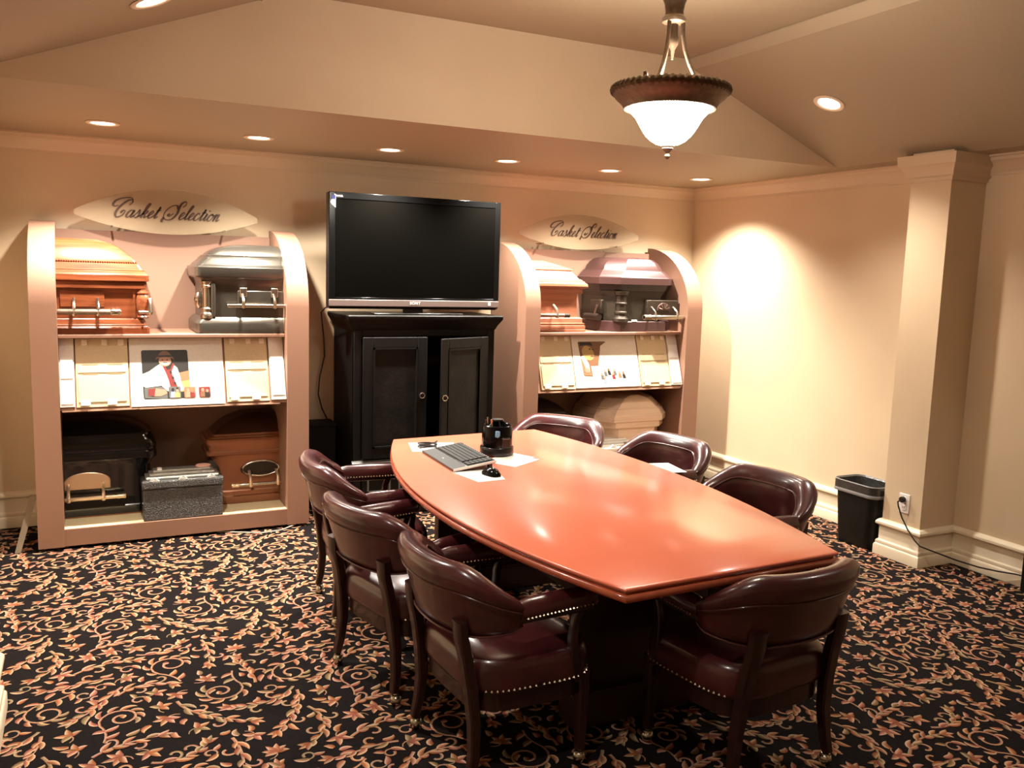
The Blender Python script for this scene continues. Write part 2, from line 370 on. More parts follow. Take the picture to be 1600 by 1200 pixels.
# ------------------------------------------------------------------ carpet pattern (flat woven scrollwork, repeats every 0.9 m)
def carpet():
    rnd = random.Random(7)
    T = 0.9; G = 150; occ = np.zeros((G, G), bool)
    V = []; F = []; C = []; Z = []; cnt = [0]
    EDGE = [lin(186, 154, 122), lin(174, 144, 112), lin(178, 146, 126), lin(156, 138, 112)]
    CORE = [lin(144, 84, 52), lin(126, 74, 44), lin(138, 80, 62), lin(110, 86, 56), lin(128, 68, 52)]
    def cells(pts, rad):
        out = set(); k = int(math.ceil(rad / T * G))
        for x, y in pts:
            cx, cy = x / T * G, y / T * G
            for i in range(-k, k + 1):
                for j in range(-k, k + 1):
                    if i * i + j * j <= (rad / T * G) ** 2: out.add((int(cx + i) % G, int(cy + j) % G))
        return out
    def leaf(p, a, Ln, W, k, shp=.75):
        n = 5; pts = []; x, y = p
        for i in range(n + 1):
            s = i / n; ang = a + k * s; pts.append((x, y, ang)); x += math.cos(ang) * Ln / n; y += math.sin(ang) * Ln / n
        e = rnd.choice(EDGE); c = rnd.choice(CORE); o = len(V); cnt[0] += 1; zz = .0010 + .00002 * (cnt[0] % 60)
        for i, (x, y, ang) in enumerate(pts):
            s = i / n; hw = W * (math.sin(PI * min(1, (s * .93 + .07)) ** shp) ** .8)
            nx, ny = -math.sin(ang), math.cos(ang)
            mixv = s ** 2 * .75
            cc = tuple(c[q] * (1 - mixv) + e[q] * mixv for q in range(3))
            V.append((x + nx * hw, y + ny * hw)); C.append(e)
            V.append((x, y)); C.append(cc)
            V.append((x - nx * hw, y - ny * hw)); C.append(tuple(v * .6 for v in c)); Z.extend((zz, zz, zz))
        for i in range(n):
            q = o + 3 * i
            F.append((q, q + 1, q + 4, q + 3)); F.append((q + 1, q + 2, q + 5, q + 4))
    def stem(pts, w0, w1):
        e = rnd.choice(EDGE); c = rnd.choice(CORE); o = len(V); n = len(pts)
        for i, (x, y) in enumerate(pts):
            a = Vector(pts[min(i + 1, n - 1)]) - Vector(pts[max(i - 1, 0)]); a.normalize()
            hw = (w0 + (w1 - w0) * i / (n - 1)) / 2
            V.append((x - a.y * hw, y + a.x * hw)); C.append(tuple(v * .8 for v in e))
            V.append((x + a.y * hw, y - a.x * hw)); C.append(tuple(v * .9 for v in c)); Z.extend((.0008, .0008))
        for i in range(n - 1):
            q = o + 2 * i; F.append((q, q + 1, q + 3, q + 2))
    def plan(kind):
        x, y, a = rnd.random() * T, rnd.random() * T, rnd.random() * 2 * PI; sg = rnd.choice((-1, 1))
        st = []; lv = []
        if kind == 'scroll':
            R = rnd.uniform(.070, .092); pts = []
            n = 22
            for i in range(n):
                th = 2.7 * PI * i / (n - 1); r = R * math.exp(-.155 * th)
                pts.append((x + r * math.cos(a + sg * th), y + r * math.sin(a + sg * th)))
            tail = []
            tx, ty = pts[0]; ta = a - sg * PI / 2
            for i in range(6):
                tail.append((tx, ty)); tx += .026 * math.cos(ta); ty += .026 * math.sin(ta); ta += sg * .16
            st.append((list(reversed(tail[1:])) + pts, .008, .011))
            for i in range(7):
                th = .1 + i * .62; r = R * math.exp(-.155 * th) + .004
                d = a + sg * (th + PI / 2 - .75)
                lv.append(((x + r * math.cos(a + sg * th), y + r * math.sin(a + sg * th)), d, rnd.uniform(.046, .068), .0105, sg * 1.5))
            lv.append((pts[-1], rnd.random() * 6, .026, .012, 0))
            for i in (2, 4): lv.append((tail[i], ta + PI + sg * .8 * (-1) ** i, .058, .012, -sg * .9))
        elif kind == 'frond':
            L = rnd.uniform(.23, .40); n = int(L / .019); pts = []; k = sg * rnd.uniform(.7, 1.9); k2 = -sg * rnd.uniform(-.4, 1.6)
            px, py = x, y; angs = []
            for i in range(n):
                s_ = i / n; ang = a + k * s_ + k2 * s_ * s_
                pts.append((px, py)); angs.append(ang); px += math.cos(ang) * L / n; py += math.sin(ang) * L / n
            st.append((pts, .013, .007))
            for i in range(2, n - 1, 2):
                q = 1 if (i // 2) % 2 else -1
                lv.append((pts[i], angs[i] + q * rnd.uniform(.55, .85), rnd.uniform(.050, .072) * (1.1 - .35 * i / n), .0112, -q * rnd.uniform(.6, 1.3)))
                if rnd.random() < .45:
                    lv.append((pts[i], angs[i] - q * rnd.uniform(.7, 1.0), rnd.uniform(.034, .052), .0092, q * rnd.uniform(.6, 1.6)))
            for d in (-.5, 0, .5): lv.append((pts[-1], angs[-1] + d, .054 - .012 * abs(d), .0108, d * .8))
            for i in (n // 3, 2 * n // 3):
                q = rnd.choice((-1, 1)); R = rnd.uniform(.014, .022); a0 = angs[i] + q * .5; hp = []
                cx, cy = pts[i]; hx, hy = cx, cy; ha = a0
                for j in range(13):
                    hp.append((hx, hy)); hx += .0085 * math.cos(ha); hy += .0085 * math.sin(ha); ha += q * (.12 + .045 * j)
                st.append((hp, .009, .011))
        elif kind == 'palm':
            n = rnd.choice((4, 5, 6)); L = rnd.uniform(.054, .076)
            for i in range(n):
                q = (i / (n - 1) - .5) * 2
                lv.append(((x, y), a + q * 1.35, L * (1 - .25 * abs(q)), .0125, q * .9))
            st.append(([(x - .03 * math.cos(a + .3 * j * sg) * j / 2, y - .03 * math.sin(a + .3 * j * sg) * j / 2) for j in range(4)], .006, .004))
        elif kind == 'hook':
            R = rnd.uniform(.022, .036); pts = []
            for i in range(12):
                th = 1.7 * PI * i / 11; r = R * (1 - .5 * i / 11)
                pts.append((x + r * math.cos(a + sg * th), y + r * math.sin(a + sg * th)))
            st.append((pts, .006, .011))
            lv.append((pts[0], a - sg * PI / 2, .055, .012, -sg * .8))
            lv.append((pts[3], a + sg * (.75 + .5), .042, .010, sg * .8))
        else:
            lv.append(((x, y), a, rnd.uniform(.04, .07), .0125, sg * rnd.uniform(.5, 1.8)))
        return st, lv
    for kind, tries, cap in (('scroll', 900, 4), ('frond', 5000, 22), ('palm', 2600, 14), ('hook', 2500, 12), ('frond', 2500, 6), ('palm', 2000, 20), ('leaf', 1500, 30)):
        got = 0
        for _ in range(tries):
            if got >= cap: break
            st, lv = plan(kind); cs = set()
            for pts, a, bb in st: cs |= cells(pts, .005)
            for p, a, L, W, k in lv:
                pp = [(p[0] + math.cos(a + k * s * .5) * L * s, p[1] + math.sin(a + k * s * .5) * L * s) for s in (.3, .55, .8, 1.0)]
                cs |= cells(pp, W * .85)
            if any(occ[c] for c in cs): continue
            got += 1; grow = cs
            for c in grow:
                occ[c] = True
            for i, j in list(cs):
                occ[(i + 1) % G, j] = True
            for pts, a, bb in st: stem(pts, a, bb)
            for p, a, L, W, k in lv: leaf(p, a, L, W, k)
    Z0 = np.array(Z); V0 = np.array(V); F0 = np.array([f for f in F]); C0 = np.array(C)
    vs = []; fs = []; cs = []; zs_ = []; o = 0
    cent = V0[F0].mean(1)
    for ix in range(-1, 7):
        for iy in range(-3, 8):
            d = np.array([ix * T, iy * T]); c = cent + d
            ok = (c[:, 0] > XL + .04) & (c[:, 0] < XR - .04) & (c[:, 1] > YF + .04) & (c[:, 1] < YB - .04)
            if not ok.any(): continue
            f = F0[ok]; u, inv = np.unique(f, return_inverse=True)
            vs.append(V0[u] + d); cs.append(C0[u]); zs_.append(Z0[u]); fs.append(inv.reshape(f.shape) + o); o += len(u)
    vs = np.concatenate(vs); fs = np.concatenate(fs); cs = np.concatenate(cs)
    me = bpy.data.meshes.new('carpet_scrollwork')
    zs_ = np.concatenate(zs_)
    me.vertices.add(len(vs)); me.vertices.foreach_set('co', np.c_[vs, zs_].ravel())
    me.loops.add(fs.size); me.loops.foreach_set('vertex_index', fs.ravel().astype(np.int32))
    me.polygons.add(len(fs)); me.polygons.foreach_set('loop_start', np.arange(0, fs.size, 4, dtype=np.int32))
    me.update(calc_edges=True); me.validate()
    ca = me.color_attributes.new('weave', 'FLOAT_COLOR', 'POINT')
    ca.data.foreach_set('color', np.c_[cs, np.ones(len(cs))].astype(np.float32).ravel())
    me.materials.append(M['weave'])
    ob = bpy.data.objects.new('carpet_scrollwork', me); COL.objects.link(ob); ob.parent = floor
    ob['kind'] = 'stuff'; ob['label'] = 'woven acanthus scroll pattern in tan and rust'
carpet()

# ------------------------------------------------------------------ lamps
def spot(name, loc, direction, watt, parent, size=108, blend=.7, rad=.03):
    d = bpy.data.lights.new(name, 'SPOT'); d.energy = watt; d.color = WARM; d.spot_size = math.radians(size)
    d.spot_blend = blend; d.shadow_soft_size = rad
    o = bpy.data.objects.new(name, d); COL.objects.link(o)
    o.parent = parent; o.location = Vector(loc) - root_of(parent).location
    o.rotation_euler = Vector(direction).to_track_quat('-Z', 'Y').to_euler()
    return o

def can_light(loc, normal, label, watt, group, aim=None, cone=126, blend=.85):
    root = thing('recessed_light', label, 'ceiling light', loc, group)
    n = Vector(normal).normalized(); q = Vector((0, 0, -1)).rotation_difference(n).to_matrix()
    def tf(mb):
        mb.v = [tuple(q @ Vector(p) + Vector(loc)) for p in mb.v]; return mb
    part('trim_ring', tf(MB().lathe([(.062, -.0005), (.086, -.0005), (.088, -.004), (.082, -.008), (.066, -.007), (.062, -.003)], n=32, cap=False)), M['can_trim'], root)
    part('lamp', tf(MB().lathe([(.0615, -.0008), (.058, -.004), (.03, -.008), (.001, -.009)], n=32)), M['can_glow'], root)
    spot('lamp_light', Vector(loc) + n * .03, aim or n, watt, root, cone, blend)
    return root
sx = [(.132, 5.385), (.965, 5.395), (1.770, 5.395), (2.597, 5.41), (3.418, 5.42), (4.240, 5.435)]
slab = ['recessed downlight above the oak casket, nearest the shadowed corner',
        'recessed downlight above the gunmetal casket end of the larger display',
        'recessed downlight over the gap between larger display and television',
        'recessed downlight above the television, toward the smaller display',
        'recessed downlight above the smaller casket selection sign',
        'recessed downlight by the room corner, throwing a scallop on the plain wall']
for (x, y), lb in zip(sx, slab):
    can_light((x, y, CZ), (0, 0, -1), lb, SOFFIT_W, 'downlights in the flat soffit')
rn = Vector((-(SZ - CZ), 0, -(VX1 - TX1))); ln = Vector((SZ - CZ, 0, -(TX0 - VX0)))
def on_r(x): return CZ + (VX1 - x) / (VX1 - TX1) * (SZ - CZ)
def on_l(x): return CZ + (x - VX0) / (TX0 - VX0) * (SZ - CZ)
can_light((3.827, 3.79, on_r(3.827)), rn, 'recessed light in the sloped ceiling beyond the pendant lamp, above the pilaster', SLOPE_W * .85, None, (0, 0, -1), 116, 1.0)
can_light((.285, 3.87, on_l(.285)), ln, 'recessed light cut off by the top edge, in the other ceiling slope', SLOPE_W * 1.3, None, (0, 0, -1), 112, 1.0)
for y, far, k in ((1.5, 'level with the near table end', .6), (-.6, 'behind the camera', .4)):  # unseen cans, added because the room needs their light
    can_light((3.83, y, on_r(3.83)), rn, 'added recessed light outside the view in the pilaster side slope, ' + far, SLOPE_W * k * .7, 'added slope lights outside the view', (0, 0, -1), 116, 1.0)
    can_light((.285, y, on_l(.285)), ln, 'added recessed light outside the view in the keyboard side slope, ' + far, SLOPE_W * k, 'added slope lights outside the view', (0, 0, -1), 116, 1.0)

# pendant
pc = Vector((2.05, 2.843, 2.14))
pen = thing('pendant_lamp', 'bronze pendant lamp with roped rim and glowing glass bowl above the table', 'pendant lamp', (pc.x, pc.y, 2.946))
def L(prof, n=40, cap=True): return MB().lathe(prof, (pc.x, pc.y, 0), n, 'z', cap)
part('canopy', L([(.001, 2.9455), (.062, 2.9455), (.064, 2.935), (.05, 2.922), (.02, 2.912), (.012, 2.907)]), M['bronze'], pen)
part('stem', L([(.010, 2.91), (.010, 2.80), (.014, 2.795), (.012, 2.78)], 16), M['bronze'], pen)
part('urn_hub', L([(.010, 2.80), (.030, 2.79), (.046, 2.765), (.052, 2.745), (.048, 2.725), (.038, 2.70), (.034, 2.675), (.036, 2.660), (.044, 2.652), (.047, 2.645), (.044, 2.636), (.030, 2.630), (.020, 2.628)]), M['bronze'], pen)
part('socket_cluster', L([(.016, 2.64), (.018, 2.59), (.022, 2.575), (.020, 2.555), (.008, 2.535), (.004, 2.50)], 20), M['bronze'], pen)
for k, a in enumerate((math.radians(205), math.radians(325), math.radians(85))):
    ca, sa = math.cos(a), math.sin(a)
    pts = [(.034, 2.65), (.036, 2.59), (.046, 2.535), (.066, 2.48), (.092, 2.43), (.118, 2.395), (.14, 2.372)]
    part('support_arm', MB().tube([(pc.x + r * ca, pc.y + r * sa, z) for r, z in pts], [.0085, .008, .0075, .007, .0065, .006, .006], 8), M['bronze'], pen)
    cu = [(.145, 2.375), (.165, 2.365), (.185, 2.372), (.194, 2.392), (.190, 2.412), (.196, 2.422)]
    part('scroll_hook', MB().tube([(pc.x + r * ca, pc.y + r * sa, z) for r, z in cu], [.006, .007, .008, .0085, .0085, .006], 8), M['bronze'], pen)
# roped ring: twisted torus
rb = MB(); rings = []
NU, NV = 216, 10
for i in range(NU):
    u = 2 * PI * i / NU; ring = []
    for j in range(NV):
        v = 2 * PI * j / NV
        rr = .0165 + .0035 * math.cos(3 * v + 54 * u / 1.0)
        ring.append((pc.x + (.213 + rr * math.cos(v)) * math.cos(u), pc.y + (.213 + rr * math.cos(v)) * math.sin(u), 2.385 + rr * math.sin(v)))
    rings.append(ring)
rings.append(rings[0])
rb.loft(rings, False, False)
part('rope_rim', rb, M['bronze'], pen, angle=60)
part('rim_band', L([(.215, 2.378), (.222, 2.372), (.214, 2.362), (.205, 2.352), (.196, 2.345), (.186, 2.335), (.179, 2.325), (.176, 2.316), (.166, 2.316), (.166, 2.33), (.195, 2.37)], 48, False), M['bronze_light'], pen)
bd = MB()
for k in range(110):
    a = 2 * PI * k / 110
    bd.dot((pc.x + .207 * math.cos(a), pc.y + .207 * math.sin(a), 2.3635), .0045)
    bd.dot((pc.x + .173 * math.cos(a), pc.y + .173 * math.sin(a), 2.3165), .004)
part('bead_trim', bd, M['bronze_light'], pen, stuff=True, fix=False)
part('glass_bowl', L([(.166, 2.322), (.160, 2.314), (.146, 2.302), (.130, 2.285), (.116, 2.262), (.102, 2.238), (.086, 2.216), (.066, 2.198), (.044, 2.186), (.022, 2.181)], 48, False), M['glass_glow'], pen)
part('finial', L([(.024, 2.184), (.026, 2.178), (.022, 2.172), (.023, 2.168), (.018, 2.164), (.009, 2.156), (.006, 2.150), (.010, 2.146), (.0115, 2.140), (.009, 2.134), (.004, 2.130), (.001, 2.129)], 20), M['bronze_light'], pen)
pl = bpy.data.lights.new('bulb_light', 'POINT'); pl.energy = PENDANT_W; pl.color = WARM; pl.shadow_soft_size = .05
po = bpy.data.objects.new('bulb_light', pl); COL.objects.link(po); po.parent = pen
po.location = Vector((pc.x, pc.y, 2.42)) - pen.location

# ------------------------------------------------------------------ casket displays
YK = 5.51
def ell(y0, y1, z0, z1, n=14):
    """quarter ellipse from front edge (y0,z0) up and back to (y1,z1)"""
    return [(y1 - (y1 - y0) * math.cos(PI / 2 * i / n), z0 + (z1 - z0) * math.sin(PI / 2 * i / n)) for i in range(n + 1)]
def SL(x, t, h=0.0):
    return (x, 5.535 + .125 * t - .951 * h, .83 + .385 * t + .309 * h)
def slab_mb(x0, x1, t0, t1, h0, h1, mb=None, x0t=None, x1t=None):
    mb = mb or MB(); a = x0 if x0t is None else x0t; c = x1 if x1t is None else x1t
    vs = [SL(x0, t0, h0), SL(x1, t0, h0), SL(c, t1, h0), SL(a, t1, h0), SL(x0, t0, h1), SL(x1, t0, h1), SL(c, t1, h1), SL(a, t1, h1)]
    return mb.add(vs, [(0, 3, 2, 1), (4, 5, 6, 7), (0, 1, 5, 4), (1, 2, 6, 5), (2, 3, 7, 6), (3, 0, 4, 7)])
def poly_mb(pts, h0, h1, mb=None):
    mb = mb or MB()
    pts = [(x * (5.535 + .125 * t) / (5.56 + .24 * t), t) for x, t in pts]      # foot of the board is nearer than its head
    return mb.loft([[SL(x, t, h0) for x, t in pts], [SL(x, t, h1) for x, t in pts]])
def rrect(x0, x1, t0, t1, r=.012, k=4):
    out = []; rt = r / .405
    for cx, cy, a0 in ((x1 - r, t1 - rt, 0), (x0 + r, t1 - rt, 90), (x0 + r, t0 + rt, 180), (x1 - r, t0 + rt, 270)):
        for i in range(k + 1):
            a = math.radians(a0 + 90 * i / k); out.append((cx + r * math.cos(a), cy + rt * math.sin(a)))
    return out
def elp(cx, ct, rx, rtt, n=18, a0=0, a1=360):
    return [(cx + rx * math.cos(math.radians(a0 + (a1 - a0) * i / n)), ct + rtt * math.sin(math.radians(a0 + (a1 - a0) * i / n))) for i in range(n + (0 if a1 - a0 == 360 else 1))]

def kiosk(xo0, xi0, xi1, xo1, label):
    r = thing('display_stand', label, 'display stand', ((xo0 + xo1) / 2, YK + .3, 0), 'casket display stands')
    prof = [(6.09, .02), (YK, .02)] + ell(YK, 6.09, 1.42, 1.905)
    for a, c in ((xo0, xi0), (xi1, xo1)):
        part('side_panel', MB().prism(prof, a, c, 'x'), M['kiosk'], r, angle=25)
    part('back_panel', MB().box(xi0, xi1, 6.07, 6.09, .03, 1.86), M['kiosk_back'], r)
    part('upper_shelf', MB().box(xi0, xi1, 5.578, 6.07, 1.226, 1.248), M['kiosk'], r, bevel=.004)
    part('platform', MB().box(xi0, xi1, YK + .03, 6.07, .085, .12), M['platform'], r)
    part('kick_board', MB().box(xi0, xi1, YK + .012, YK + .03, .02, .1195), M['kiosk'], r)
    part('sloped_shelf', slab_mb(xi0, xi1, -.03, 1.04, -.022, -.004), M['slope'], r)
    lip = MB(); rnd = random.Random(xo0)
    x = xi0 + .01
    while x < xi1 - .1:
        x2 = min(xi1 - .01, x + rnd.uniform(.12, .3)); d = rnd.uniform(-.004, .004)
        lip.add([SL(x, -.055 + d, -.02), SL(x2, -.055 - d, -.02), SL(x2, -.055 - d, .006), SL(x, -.055 + d, .006),
                 SL(x, -.032, -.02), SL(x2, -.032, -.02), SL(x2, -.032, .006), SL(x, -.032, .006)],
                [(0, 1, 2, 3), (4, 7, 6, 5), (0, 4, 5, 1), (1, 5, 6, 2), (2, 6, 7, 3), (3, 7, 4, 0)])
        x = x2 + .002
    part('edge_strip', lip, M['slope'], r)
    return r
K1 = (-.264, -.128, 1.150, 1.286)
K2 = (2.825, 2.945, 4.244, 4.387)
kiosk(*K1, 'large tan display stand with curved sides holding oak and gunmetal casket ends')
kiosk(*K2, 'tan display stand with curved sides between the television and the plain wall')

# panels on the sloped shelves
def sample_panel(x0b, x1b, x0t, x1t, label):
    cx = (x0b + x1b) / 2; loc = SL(cx, 0)
    r = thing('sample_panel', label, 'display panel', loc, 'cream sample panels on the sloped shelves')
    part('backing', slab_mb(x0b, x1b, .0, 1.0, .002, .010, None, x0t, x1t), M['cream'], r)
    wd = x1b - x0b
    part('upper_pocket', slab_mb(x0b + .012, x1b - .012, .50, .60, .010, .0145), M['cream'], r)
    part('lower_pocket', slab_mb(x0b + .012, x1b - .012, .07, .44, .010, .016), M['cream'], r)
    for q in (0, 1):
        xa = x0b + wd * (.12 + .48 * q)
        part('slot', slab_mb(xa, xa + wd * .30, .475, .487, .0105, .012), M['slot'], r)
        part('slot', slab_mb(xa, xa + wd * .30, .615, .622, .0105, .012), M['slot'], r)
    for q in (.12, .50, .82):
        xa = x0t + (x1t - x0t) * q
        part('clip', slab_mb(xa, xa + .03, .90, .985, .010, .018), M['clip'], r)
    for q in (.08, .58):
        xa = x0b + wd * q
        part('clip', slab_mb(xa, xa + .05, .02, .09, .016, .022), M['clip'], r)
sample_panel(-.042, .236, -.042, .236, 'cream sample panel with pockets under the oak casket')
sample_panel(.788, 1.045, .788, 1.045, 'cream sample panel with pockets under the gunmetal casket')
sample_panel(2.985, 3.27, 2.985, 3.27, 'cream sample panel under the pale cherry casket, mostly behind the side panel')
sample_panel(3.862, 4.135, 3.862, 4.135, 'cream sample panel under the mauve casket, beside a narrow white wing')

def wing(x0b, x1b, x0t, x1t, label, notes):
    r = thing('wing_panel', label, 'display panel', SL((x0b + x1b) / 2, 0), 'white wing panels on the sloped shelves')
    part('backing', slab_mb(x0b, x1b, .01, 1.0, .002, .016, None, x0t, x1t), M['board_white'], r)
    for t0, t1 in notes:
        part('pocket', slab_mb(x0b + .006, x1b - .006, t0, t1, .016, .021, None, x0b + .006 + (x0t - x0b) * t1 * .9, x1b - .008 + (x1t - x1b) * t1 * .9), M['paper'], r)
wing(-.126, -.05, -.126, -.05, 'narrow white wing panel with leaflets below the oak casket', ((.42, .72), (.05, .36)))
wing(1.055, 1.146, 1.055, 1.146, 'narrow white wing panel at the gunmetal end of the sloped shelf', ((.08, .70),))
wing(4.142, 4.238, 4.142, 4.238, 'narrow white wing panel leaning by the plain wall below the mauve casket', ((.05, .5), (.54, .8)))

def print_part(name, items, parent, stuffname=None):
    for nm, pts, mt, h in items:
        part(nm, poly_mb(pts, h, h + .0006), M[mt], parent)
pb = thing('photo_board', 'white memorial photo board showing a man in a hat and plaid scarf', 'photo board', SL(.515, 0), 'memorial photo boards')
part('board', slab_mb(.245, .775, -.02, 1.0, .002, .010), M['board_white'], pb)
h0 = .0102
ph = part('portrait_print', poly_mb(rrect(.316, .582, .082, .82), h0, h0 + .0006), M['ph_dark'], pb)
I = h0 + .0006
def pp(nm, pts, mt, k, par): part(nm, poly_mb(pts, I + k * .0006, I + (k + 1) * .0006), M[mt], par)
pp('grass_patch', [(.505, .46), (.581, .50), (.581, .36), (.52, .33)], 'ph_tan', 0, ph)
pp('grass_patch', [(.52, .335), (.581, .36), (.581, .20), (.53, .18)], 'ph_gold', 0, ph)
pp('lap', [(.322, .10), (.45, .085), (.45, .27), (.322, .25)], 'ph_grey', 0, ph)
pp('shirt', [(.317, .46), (.355, .50), (.40, .58), (.428, .62), (.445, .50), (.470, .50), (.492, .60), (.515, .55), (.527, .44), (.535, .30), (.55, .22), (.50, .15), (.45, .20), (.42, .28), (.33, .255), (.317, .28)], 'ph_white', 1, ph)
pp('scarf', [(.425, .62), (.438, .64), (.455, .52), (.475, .52), (.492, .62), (.502, .60), (.480, .48), (.492, .38), (.512, .25), (.52, .18), (.475, .18), (.462, .36), (.448, .48)], 'ph_red', 2, ph)
pp('forearm', [(.345, .13), (.41, .12), (.45, .16), (.44, .22), (.39, .24), (.345, .22)], 'ph_skin', 2, ph)
pp('sleeve', [(.343, .14), (.375, .12), (.385, .24), (.345, .235)], 'ph_red', 3, ph)
pp('face', elp(.448, .655, .036, .085), 'ph_skin', 3, ph)
for ex in (.434, .461): pp('eye', elp(ex, .668, .0045, .010, 8), 'ph_dark', 5, ph)
pp('beard', elp(.448, .615, .022, .022), 'ph_white', 4, ph)
pp('moustache', elp(.449, .628, .016, .010), 'ph_grey', 5, ph)
pp('hat_brim', [(.392, .665), (.400, .705), (.425, .735), (.448, .742), (.475, .735), (.497, .70), (.503, .655), (.492, .69), (.448, .715), (.405, .69)], 'ph_tan', 4, ph)
pp('hat_crown', elp(.448, .715, .037, .09, 14, 0, 180), 'ph_brown', 5, ph)
pp('hat_band', [(.412, .712), (.484, .712), (.482, .738), (.414, .738)], 'ph_dark', 6, ph)
for q in range(4): pp('scarf_check', [(.470 + .010 * q, .50 - .085 * q), (.482 + .010 * q, .50 - .085 * q), (.485 + .010 * q, .46 - .085 * q), (.473 + .010 * q, .46 - .085 * q)], 'ph_dark', 3, ph)
for k, (xa, xb, ta, tb, c1, c2) in enumerate(((.458, .526, .085, .262, 'ph_grey', 'ph_gold'), (.545, .611, .085, .25, 'ph_tan', 'ph_red'), (.630, .697, .085, .245, 'ph_red', 'ph_dark'))):
    q = part('small_print', poly_mb(rrect(xa, xb, ta, tb, .008), h0 + .0012, h0 + .0030), M[c1], pb)
    w_ = xb - xa; t_ = tb - ta
    def p2(nm, pts, mt, kk): part(nm, poly_mb([(xa + w_ * u, ta + t_ * v) for u, v in pts], h0 + .003 + kk * .0005, h0 + .0035 + kk * .0005), M[mt], q)
    p2('figure', [(.1, .05), (.15, .5), (.35, .7), (.55, .5), (.5, .05)], ('ph_blue', 'ph_skin', 'ph_brown')[k], 0)
    p2('figure', [(.5, .05), (.5, .45), (.72, .62), (.92, .4), (.92, .05)], ('ph_gold', 'ph_red', 'ph_dark')[k], 1)
    p2('head', elp(.34, .72, .13, .16, 12), ('ph_dark', 'ph_skin', 'ph_skin')[k], 1)
    p2('head', elp(.72, .62, .12, .15, 12), ('ph_skin', 'ph_tan', 'ph_skin')[k], 2)

pb = thing('photo_board', 'white memorial photo board with a tall yellowed portrait and small family pictures', 'photo board', SL(3.6, 0), 'memorial photo boards')
part('board', slab_mb(3.278, 3.852, .01, 1.0, .002, .010), M['board_white'], pb)
ph = part('portrait_print', poly_mb([(3.385, .235), (3.462, .215), (3.468, .42), (3.535, .42), (3.60, .80), (3.658, .872), (3.645, .885), (3.415, .885), (3.405, .87)], h0, h0 + .0006), M['ph_brown'], pb)
pp('hair', [(3.415, .80), (3.42, .87), (3.52, .87), (3.53, .80), (3.47, .82)], 'ph_dark', 0, ph)
pp('face', elp(3.472, .665, .052, .14), 'ph_gold', 1, ph)
pp('collar', [(3.40, .60), (3.43, .62), (3.455, .45), (3.445, .30), (3.42, .34)], 'ph_white', 1, ph)
pp('coat', [(3.398, .56), (3.41, .60), (3.45, .40), (3.458, .23), (3.39, .245)], 'ph_tan', 0, ph)
pp('eye', elp(3.497, .74, .007, .018, 8), 'ph_dark', 2, ph)
pp('eye', elp(3.520, .73, .006, .016, 8), 'ph_dark', 2, ph)
pp('moustache', elp(3.50, .60, .016, .018, 10), 'ph_brown', 2, ph)
pp('hands', elp(3.425, .34, .022, .05, 10), 'ph_skin', 2, ph)
rnd = random.Random(5)
fams = [(3.545, .24, 'ph_grey'), (3.58, .30, 'ph_grey'), (3.615, .32, 'ph_dark'), (3.645, .24, 'ph_red'), (3.665, .31, 'ph_grey'), (3.705, .26, 'ph_tan'), (3.74, .25, 'ph_dark'), (3.56, .17, 'ph_blue')]
for x, t, c in fams:
    q = part('small_figure', poly_mb([(x - .014, t - .08), (x + .014, t - .08), (x + .012, t), (x - .012, t)], h0, h0 + .001), M[c], pb)
    part('head', poly_mb(elp(x, t + .02, .010, .026, 10), h0 + .001, h0 + .0016), M['ph_skin' if c != 'ph_dark' else 'ph_brown'], q)

